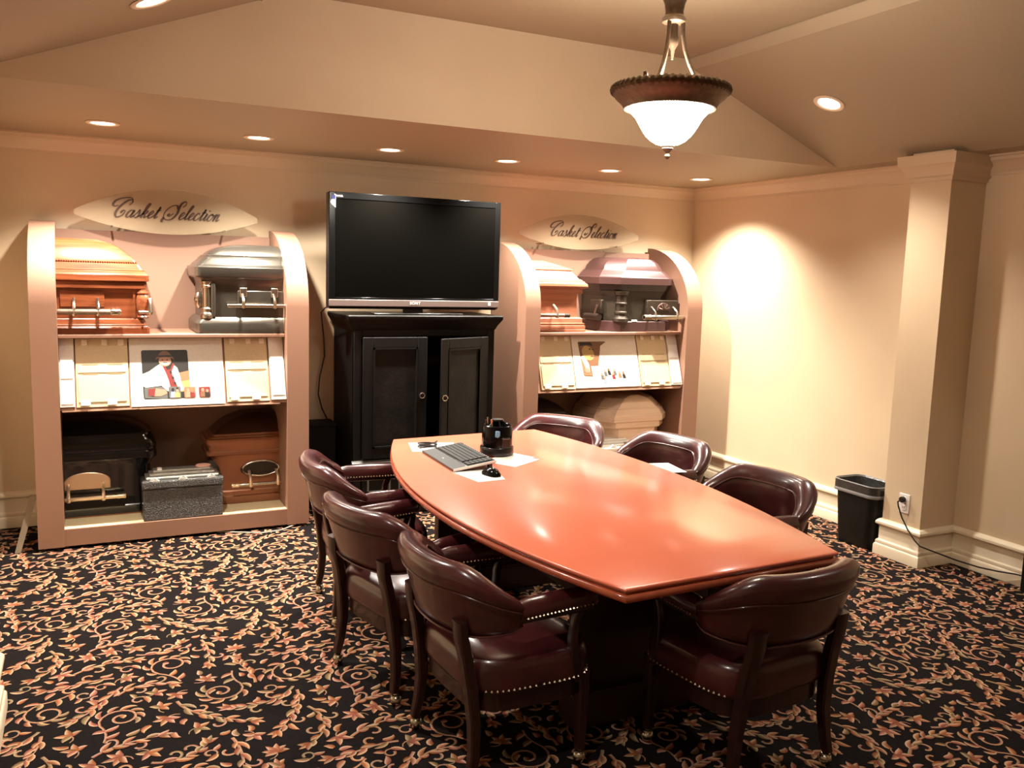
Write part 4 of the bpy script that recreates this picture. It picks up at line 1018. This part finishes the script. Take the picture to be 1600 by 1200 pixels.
part('stand_neck', MB().box(1.955, 2.095, TY + .03, TY + .06, 1.378, 1.42), M['blackplastic'], tv, bevel=.005)
part('stand_base', MB().prism([(1.74, 5.60), (2.38, 5.60), (2.33, 5.86), (1.79, 5.86)], 1.369, 1.380), M['blackplastic'], tv, bevel=.004)

single('hanging_cable', 'black cable hanging down the armoire side from the television', 'cable',
       MB().tube([tuple(p) for p in ((1.50, 5.69, 1.42), (1.49, 5.90, 1.40), (1.50, 6.06, 1.36), (1.525, 6.085, 1.18), (1.53, 6.085, 1.05), (1.495, 6.08, .90), (1.485, 6.08, .78), (1.51, 6.08, .68), (1.555, 6.07, .58), (1.575, 6.06, .45))], .005, 6), M['cable'], (1.52, 6.08, .45))
lb = thing('low_cabinet', 'low black cabinet against the wall beside the armoire', 'cabinet', (1.45, 5.98, 0))
part('carcass', MB().box(1.325, 1.565, 5.90, 6.09, .0, .58), M['mattblack'], lb, bevel=.004)
part('top_board', MB().box(1.318, 1.572, 5.89, 6.095, .58, .598), M['mattblack'], lb, bevel=.003)
single('leaning_board', 'thin grey board leaning on the large display by the shadowed corner', 'board',
       MB().loft([[(-.385, 5.55, .0), (-.355, 5.55, .0), (-.355, 5.585, .0), (-.385, 5.585, .0)],
                  [(-.318, 5.86, .25), (-.276, 5.86, .25), (-.276, 5.90, .25), (-.318, 5.90, .25)]]), M['greyboard'], (-.37, 5.57, 0))
single('floor_cable', 'thin grey cable lying on carpet under the large display', 'cable',
       MB().tube([(.72, 5.56, .008), (.85, 5.50, .006), (.98, 5.44, .006), (1.10, 5.46, .006), (1.19, 5.52, .012), (1.24, 5.58, .02)], .004, 6), M['greycable'], (.95, 5.5, 0))

# ------------------------------------------------------------------ conference table
A_, B_, C_, D_ = (1.432, 2.080), (2.335, 2.108), (2.412, 4.545), (1.508, 4.497)
def side(p, q, bulge, sx, n=24):
    out = []
    for i in range(n + 1):
        t = i / n; out.append((p[0] + (q[0] - p[0]) * t + sx * bulge * 4 * t * (1 - t), p[1] + (q[1] - p[1]) * t))
    return out
outl = side(B_, C_, .155, 1) + side(D_, A_, .235, -1)
def inset(poly, d):
    n = len(poly); out = []
    for i in range(n):
        a, b_, c = Vector(poly[i - 1]), Vector(poly[i]), Vector(poly[(i + 1) % n])
        e1 = (b_ - a).normalized(); e2 = (c - b_).normalized(); n1 = Vector((-e1.y, e1.x)); n2 = Vector((-e2.y, e2.x))
        bb = (n1 + n2).normalized(); q = b_ + bb * (d / max(.35, bb.dot(n1))); out.append((q.x, q.y))
    return out
tb = thing('conference_table', 'long boat-shaped conference table with glossy red cherry top', 'table', (1.9, 3.3, 0))
def rg(d, z): return [(x, y, z) for x, y in (inset(outl, d) if d else outl)]
part('tabletop', MB().loft([rg(.012, .735), rg(.006, .738), rg(.004, .744), rg(.006, .748), rg(.010, .750)]), M['table'], tb, angle=50)
part('edge_moulding', MB().loft([rg(.022, .700), rg(.006, .703), rg(.000, .710), rg(.000, .722), rg(.005, .727), rg(.016, .7285), rg(.018, .7349)]), M['table_edge'], tb, angle=50)
for y0 in (2.63, 4.02):
    pd = part('pedestal', MB().box(1.60, 2.20, y0, y0 + .06, .14, .70), M['pedestal'], tb, bevel=.004)
    part('foot', MB().box(1.585, 2.30, y0 - .03, y0 + .09, .0, .13), M['pedestal'], pd, bevel=.006)
    part('foot_moulding', MB().box(1.575, 2.31, y0 - .038, y0 + .098, .13, .142), M['pedestal'], pd, bevel=.004)
part('stretcher', MB().box(1.875, 1.925, 2.69, 4.02, .30, .52), M['pedestal'], tb, bevel=.004)

# ------------------------------------------------------------------ chairs (built facing +X at the origin, then placed)
def build_chair():
    r = thing('leather_armchair', '', 'chair', (0, 0, 0), 'burgundy leather conference armchairs')
    # seat cushion
    def outline(s, n=72):
        pts = []
        for k in range(n):
            a = 2 * PI * k / n; c, sn = math.cos(a), math.sin(a)
            e = 2 / 4.2
            u = math.copysign(abs(c) ** e, c); v = math.copysign(abs(sn) ** e, sn)
            wv = .262 + .018 * u
            pts.append((.02 + .235 * u * s, wv * v * s))
        return pts
    prof = [(.95, .322), (.99, .328), (1.0, .345), (1.005, .375), (1.0, .402), (.985, .420), (.95, .434), (.88, .444), (.70, .455), (.45, .462), (.2, .464)]
    part('seat', MB().loft([[(x, y, z) for x, y in outline(s)] for s, z in prof]), M['leather'], r, angle=80)
    nl = MB()
    o = outline(1.0, 3000); acc = 0
    for i in range(1, 3001):
        x, y = o[i % 3000]; acc += math.hypot(x - o[i - 1][0], y - o[i - 1][1])
        if acc > .0185:
            acc = 0
            if x > -.17: nl.dot((x * 1.010, y * 1.010, .336), .0056)
    part('seat_nailheads', nl, M['nail'], r, stuff=True, fix=False)
    part('seat_rail', MB().loft([[(x, y, z) for x, y in outline(s)] for s, z in ((.90, .255), (.93, .258), (.94, .322))]), M['mahogany'], r, angle=60)
    # barrel back
    PH = 90; NS = 40
    sec = [(-.010, 0), (-.030, .06), (-.040, .25), (-.042, .55), (-.036, .80), (-.020, .93), (.004, .99), (.030, 1.0), (.048, .965), (.058, .89), (.058, .80), (.053, .72), (.046, .66), (.041, .62), (.029, .42), (.014, .18), (.006, .02)]
    rings = []; w1 = []; w2 = []; w3 = []
    for i in range(NS + 1):
        ph = -PH + 2 * PH * i / NS; a = math.radians(ph)
        ca_, sa_ = math.cos(a), math.sin(a)
        ca_ = math.copysign(abs(ca_) ** .9, ca_); sa_ = math.copysign(abs(sa_) ** .9, sa_)
        pu, pv = -.070 - .195 * ca_, .282 * sa_
        nv_ = Vector((-math.cos(a) / .205, math.sin(a) / .282)).normalized(); nu, nv = nv_.x, nv_.y
        zt = .650 + .120 * sstep(0, 1, (96 - abs(ph)) / 62); zb = .516 + .026 * sstep(30, 90, abs(ph))
        lean = .016 * sstep(90, 20, abs(ph))
        endk = 1.0 - .35 * sstep(80, 90, abs(ph)) ** 2
        hgt = zt - zb; thick = .60 + .40 * sstep(.10, .25, hgt)
        zc = (zt + zb) / 2
        def at(d, f):
            dd = d * thick * endk + lean * f; z = zc + (zb + hgt * f - zc) * endk
            return (pu + nu * dd, pv + nv * dd, z)
        rings.append([at(d, f) for d, f in sec])
        w1.append(at(.0465, .645)); w2.append(at(-.040, .77)); w3.append(at(.010, .03))
    bk = part('backrest', MB().loft(rings), M['leather'], r, angle=75)
    wm = MB().tube(w1, .0036, 6).tube(w3, .0035, 6)
    part('welt', wm, M['welt'], bk)
    part('inner_welt', MB().tube(w2, .0042, 6), M['welt'], bk)
    # arms
    for sg in (-1, 1):
        pr = []
        for u, hw, top, vv in ((-.085, .024, .648, .286), (-.06, .031, .654, .284), (.02, .034, .656, .279), (.10, .035, .656, .275), (.17, .035, .655, .272), (.20, .031, .648, .272), (.218, .018, .634, .272)):
            ring = []
            v0 = sg * vv
            for k in range(14):
                a = 2 * PI * k / 14
                ring.append((u, v0 + hw * math.cos(a), (.606 if math.sin(a) < 0 else .614) + ((top - .614) * math.sin(a) if math.sin(a) > 0 else .018 * math.sin(a))))
            pr.append(ring)
        ap = part('arm', MB().loft(pr), M['leather'], r, angle=70)
        an = MB()
        for k in range(19):
            u = -.07 + k * .0150
            for q in (-1, 1): an.dot((u, sg * (.284 - .012 * min(1, (u + .07) / .2)) + q * .034, .598), .0048)
        for q in (-.02, 0, .02): an.dot((.214, sg * .272 + q, .600), .0046)
        part('arm_nailheads', an, M['nail'], ap, stuff=True, fix=False)
        part('arm_rail', MB().box(-.08, .20, sg * .276 - .02, sg * .276 + .02, .572, .594), M['mahogany'], ap, bevel=.006)
        part('arm_support', MB().bar([(.165, sg * .270, .590), (.145, sg * .268, .54), (.140, sg * .264, .48), (.150, sg * .258, .40), (.175, sg * .250, .32)], [.030, .028, .030, .034, .04], [.028, .026, .028, .03, .034]), M['mahogany'], r)
    # legs
    for sg in (-1, 1):
        fl = part('front_leg', MB().bar([(.205, sg * .232, .33), (.207, sg * .234, .26), (.205, sg * .236, .16), (.205, sg * .236, .052)], [.048, .046, .038, .030], [.048, .046, .038, .030]), M['mahogany'], r)
        rl = part('rear_leg', MB().bar([(-.248, sg * .190, .58), (-.242, sg * .190, .52), (-.222, sg * .192, .44), (-.205, sg * .196, .34), (-.195, sg * .205, .22), (-.20, sg * .216, .12), (-.212, sg * .224, .052)],
                                        [.034, .036, .040, .042, .038, .034, .030], [.062, .058, .050, .048, .042, .036, .030], up=(0, 1, 0)), M['mahogany'], r)
        for lg, (u, v) in ((fl, (.205, .236)), (rl, (-.205, .226))):
            c = MB().lathe([(.007, .052), (.009, .046), (.016, .044), (.018, .036)], (u, sg * v, 0), 10)
            c.ball((u, sg * v, .0235), .0235, 12)
            part('caster', c, M['caster'], lg)
        part('peg', MB().ball((-.218, sg * .196, .335), .006, 6), M['nail'], rl)
    return r
ch0 = build_chair()
CH = [
 (1.25, 4.07, -4, 'burgundy leather armchair at the keyboard side next to the black armoire'),
 (1.19, 3.31, 14, 'burgundy leather armchair turned slightly, between two others on the keyboard side'),
 (1.28, 2.64, 4, 'burgundy leather armchair with its whole lit seat in view, on the keyboard side'),
 (2.05, 2.25, 94, 'burgundy leather armchair at the short table end, its back to the camera'),
 (2.56, 4.64, -142, 'burgundy leather armchair at the table corner in front of the pale maple casket'),
 (2.80, 3.95, -168, 'burgundy leather armchair with a white paper before it, on the plain wall side'),
 (2.69, 3.07, -174, 'burgundy leather armchair on the plain wall side, closest to the wastebasket'),
]
for i, (x, y, a, lb_) in enumerate(CH):
    o = ch0 if i == 0 else copy_tree(ch0)
    o['label'] = lb_
    o.location = (x, y, 0); o.rotation_euler = (0, 0, math.radians(a))

# ------------------------------------------------------------------ things on the table
ZT = .7502
def sheet(pts, label, z=ZT, th=.0012, cat='paper', m='paper'):
    cx = sum(p[0] for p in pts) / len(pts); cy = sum(p[1] for p in pts) / len(pts)
    return single('paper_sheet', label, cat, MB().prism(pts, z, z + th), M[m], (cx, cy, z))
sheet([(1.555, 4.37), (1.79, 4.30), (1.70, 4.10), (1.50, 4.15)], 'white paper sheet under the far end of the keyboard')
sheet([(1.52, 3.66), (1.555, 3.44), (1.69, 3.45), (1.745, 3.69)], 'white paper sheet with faint print under the computer mouse')
sheet([(1.765, 3.80), (1.845, 3.66), (2.035, 3.77), (1.96, 3.92)], 'lower white paper sheet fanned out in front of the desk organizer')
sheet([(1.765, 3.83), (1.835, 3.70), (2.035, 3.82), (1.965, 3.97)], 'upper white paper sheet lying skewed against the desk organizer', z=ZT + .0014)
sheet([(2.64, 3.66), (2.84, 3.62), (2.88, 3.84), (2.68, 3.88)], 'white paper on a chair arm, peeking over the far table edge', z=.658)

# keyboard
kb = thing('keyboard', 'black keyboard with grey palm rest lying on white paper', 'keyboard', (1.62, 3.93, ZT))
ka = Vector((1.535, 4.105)); kx_ = Vector((1.522, 3.655)) - ka; ku = kx_.normalized(); kv = Vector((-ku.y, ku.x))
if kv.x < 0: kv = -kv
KL = kx_.length
def kp(s, t, z): q = ka + ku * s + kv * t; return (q.x, q.y, ZT + .0015 + z)
def ktop(t): return .012 + .030 * t / .215
def kbox(mb, s0, s1, t0, t1, hb, ht):
    vs = [kp(s, t, (ktop(t) * 0 + hb(t)) if q == 0 else ht(t)) for s in (s0, s1) for t in (t0, t1) for q in (0, 1)]
    mb.add(vs, [(0, 1, 3, 2), (4, 6, 7, 5), (0, 4, 5, 1), (2, 3, 7, 6), (0, 2, 6, 4), (1, 5, 7, 3)]); return mb
part('case', kbox(MB(), 0, KL, .07, .215, lambda t: ktop(t) - .014, ktop), M['blackplastic'], kb, bevel=.002)
part('palm_rest', kbox(MB(), 0, KL, 0, .0695, lambda t: ktop(t) - .012, ktop), M['palm'], kb, bevel=.002)
part('side_trim', kbox(MB(), KL + .0002, KL + .004, .0, .215, lambda t: ktop(t) - .010, lambda t: ktop(t) + .001), M['plate'], kb)
ks = MB()
for rI in range(6):
    t0 = .078 + rI * .0215
    s = .012
    while s < KL - .022:
        if not (KL * .70 < s < KL * .72 or KL * .80 < s < KL * .815):
            kbox(ks, s, s + .0155, t0, t0 + .0175, lambda t: ktop(t) - .001, lambda t: ktop(t) + .005)
        s += .0185
part('keys', ks, M['key'], kb, stuff=True)
kbm = MB()
for q in range(14): kbox(kbm, .05 + q * .024, .056 + q * .024, .2075, .2115, lambda t: ktop(t), lambda t: ktop(t) + .0012)
part('hotkey_marks', kbm, M['plate'], kb, stuff=True)
part('rest_logo', kbox(MB(), KL * .48, KL * .48 + .012, .03, .036, lambda t: ktop(t), lambda t: ktop(t) + .0005), M['plate'], kb)
for s in (.02, KL - .05):
    part('riser_foot', kbox(MB(), s, s + .03, .19, .205, lambda t: -.0012, lambda t: ktop(t) - .0145), M['blackplastic'], kb)
# coiled cable / receiver at the far end of the keyboard
single('usb_cable', 'black cable coiled on white paper at the far end of the keyboard', 'cable',
       MB().tube([(1.60 + .05 * math.cos(a * .5), 4.20 + .035 * math.sin(a * .5), ZT + .006 + .0012 * a) for a in range(0, 26)], .0055, 6), M['cable'], (1.6, 4.2, ZT))
# mouse
ms = thing('computer_mouse', 'black computer mouse on white paper near the keyboard', 'mouse', (1.665, 3.545, ZT + .0014))
mr = []
for k, (t, wv, hh) in enumerate(((0, .012, .012), (.08, .022, .020), (.25, .030, .030), (.5, .031, .036), (.75, .029, .033), (.92, .022, .022), (1, .010, .012))):
    ring = []
    a = math.radians(-75)
    for j in range(12):
        q = PI * j / 11; lx = wv * math.cos(q); lz = hh * math.sin(q)
        ly = (t - .5) * .108
        ring.append((1.665 + ly * math.cos(a) - lx * math.sin(a), 3.545 + ly * math.sin(a) + lx * math.cos(a), ZT + .0016 + lz))
    mr.append(ring)
part('shell', MB().loft(mr), M['tvblack'], ms, angle=70)
part('scroll_wheel', MB().lathe([(.006, -.004), (.008, -.002), (.008, .002), (.006, .004)], (1.6745, 3.512, ZT + .032), 12, 'x'), M['tvgrey'], ms)
# organizer
ox, oy = 1.885, 3.955
og = thing('desk_organizer', 'black round desk organizer holding pens and a blue clip', 'desk organizer', (ox, oy, ZT))
part('turntable_tray', MB().lathe([(.06, 0), (.080, .002), (.087, .01), (.087, .042), (.084, .046), (.080, .046), (.080, .020), (.002, .020)], (ox, oy, ZT), 36), M['blackplastic'], og, angle=40)
cp_ = [(.0755, .021)]
part('drum', MB().lathe([(.002, .021), (.0765, .021), (.0785, .03), (.0785, .140), (.074, .152), (.068, .155), (.065, .153), (.065, .060), (.002, .060)], (ox, oy, ZT), 36), M['tvblack'], og, angle=40)
for k in range(3):
    a = math.radians(20 + 60 * k)
    d = Vector((math.cos(a), math.sin(a), 0)); n_ = Vector((-d.y, d.x, 0)) * .0015
    P0 = Vector((ox, oy, ZT)); hi = .174
    pts = [P0 - d * .062, P0 + d * .062]
    prof = [(-.062, .0605), (.062, .0605), (.062, .153), (.035, hi), (-.035, hi), (-.062, .153)]
    part('divider', MB().loft([[tuple(P0 + d * s + n_ * q + Vector((0, 0, z))) for s, z in prof] for q in (-1, 1)]), M['blackplastic'], og)
part('front_pocket', MB().box(ox - .012, ox + .034, oy - .086, oy - .072, ZT + .047, ZT + .100), M['blackplastic'], og, bevel=.003)
part('note_slot', MB().box(ox - .008, ox + .03, oy - .0875, oy - .086, ZT + .092, ZT + .096), M['tvgrey'], og)
part('top_handle', MB().lathe([(.03, .174), (.032, .178), (.03, .184), (.004, .186)], (ox, oy, ZT), 20), M['blackplastic'], og)
single('blue_clip', 'pale blue clip on the rim of the desk organizer', 'clip',
       MB().prism([(ox - .050, ZT + .108), (ox - .036, ZT + .103), (ox - .026, ZT + .112), (ox - .026, ZT + .136), (ox - .048, ZT + .138)], oy - .090, oy - .0785, 'y'), M['blue'], (ox - .04, oy - .08, ZT + .1), bevel=.003)
for k, (dx, dy, tx, ty, h_, mk, lbp) in enumerate(((-.030, -.012, -.012, -.004, .185, 'orange', 'orange-topped pencil standing in the desk organizer'), (-.040, .012, -.020, .0, .18, 'blackplastic', 'black pen leaning out of the desk organizer'), (-.034, .024, -.006, .01, .19, 'pewter', 'silver pen standing in the desk organizer'))):
    single('pen', lbp, 'pen', MB().tube([(ox + dx, oy + dy, ZT + .0605), (ox + dx + tx, oy + dy + ty, ZT + h_)], .0042, 8), M[mk], (ox + dx, oy + dy, ZT + .06))
single('sticky_notes', 'small pink note pad in the desk organizer', 'note pad',
       MB().prism([(ox + .018, ZT + .0605), (ox + .052, ZT + .0605), (ox + .052, ZT + .138), (ox + .018, ZT + .150)], oy - .002, oy + .005, 'y'), M['pink'], (ox + .035, oy, ZT + .06))

# ------------------------------------------------------------------ wastebasket, outlet, black box
bc = Vector((4.50, 3.895))
wb = thing('wastebasket', 'black plastic wastebasket with dark liner against the plain wall', 'wastebasket', (bc.x, bc.y, 0))
def rr2(hx, hy, r_, z, k=5):
    out = []
    for cx, cy, a0 in ((hx - r_, hy - r_, 0), (-hx + r_, hy - r_, 90), (-hx + r_, -hy + r_, 180), (hx - r_, -hy + r_, 270)):
        for i in range(k + 1):
            a = math.radians(a0 + 90 * i / k); out.append((bc.x + cx + r_ * math.cos(a), bc.y + cy + r_ * math.sin(a), z))
    return out
part('tub', MB().loft([rr2(.095, .135, .05, .002), rr2(.098, .138, .05, .01), rr2(.118, .165, .055, .395), rr2(.124, .171, .055, .398), rr2(.124, .171, .055, .406), rr2(.115, .162, .053, .406), rr2(.094, .134, .048, .014)]), M['bin'], wb, angle=40)
part('liner', MB().loft([rr2(.127, .174, .056, .345), rr2(.128, .175, .056, .408), rr2(.122, .169, .055, .412), rr2(.112, .159, .052, .405), rr2(.100, .143, .05, .10), rr2(.05, .07, .03, .03)], False, True), M['liner'], wb, angle=50)
part('liner_fold', MB().loft([rr2(.1285, .1755, .056, .338), rr2(.1295, .1765, .056, .342), rr2(.1295, .1765, .056, .356), rr2(.1280, .1750, .056, .359)], False, False), M['linerband'], wb, label='pale folded edge of the liner')
part('rim_fold', MB().tube([tuple(p) for p in rr2(.125, .172, .055, .411)], .004, 6, closed=True), M['linerband'], wb)

ou = thing('wall_outlet', 'white electrical outlet plate low on the pilaster', 'outlet', (PX, 3.548, .36))
part('plate', MB().box(PX - .006, PX, 3.512, 3.586, .300, .418), M['plate'], ou, bevel=.003)
for z in (.333, .385):
    part('socket_face', MB().lathe([(.017, -.0085), (.018, -.006)], (PX, 3.549, z), 18, 'x'), M['plate'], ou)
    for dy in (-.006, .006):
        part('slot', MB().box(PX - .0092, PX - .0084, 3.549 + dy - .0012, 3.549 + dy + .0012, z - .002, z + .007), M['cable'], ou)
pcd = thing('power_cord', 'black power cord plugged into the outlet and trailing along the baseboard', 'cord', (PX - .01, 3.55, .37))
part('plug', MB().lathe([(.016, -.036), (.019, -.030), (.019, -.014), (.014, -.0095)], (PX, 3.549, .385), 12, 'x'), M['cable'], pcd)
part('cable', MB().tube([tuple(p) for p in crom3] if False else [(PX - .03, 3.552, .385), (PX - .045, 3.562, .37), (PX - .042, 3.558, .345), (PX - .038, 3.53, .28), (PX - .036, 3.485, .22), (PX - .034, 3.43, .165), (PX - .030, 3.395, .14), (4.47, 3.35, .115), (4.55, 3.26, .082), (4.63, 3.17, .058), (4.68, 3.08, .055), (4.69, 2.98, .07), (4.69, 2.90, .075), (4.68, 2.80, .08)], .0045, 6), M['cable'], pcd)
bx = thing('black_box', 'edge of a black box on the carpet where the power cord ends', 'box', (4.63, 2.65, 0))
part('housing', MB().box(4.615, 4.695, 2.40, 2.905, .012, .33), M['mattblack'], bx, bevel=.006)
for x, y in ((4.63, 2.44), (4.68, 2.44), (4.63, 2.86), (4.68, 2.86)):
    part('foot', MB().box(x - .01, x + .01, y - .015, y + .015, 0, .012), M['blackplastic'], bx)
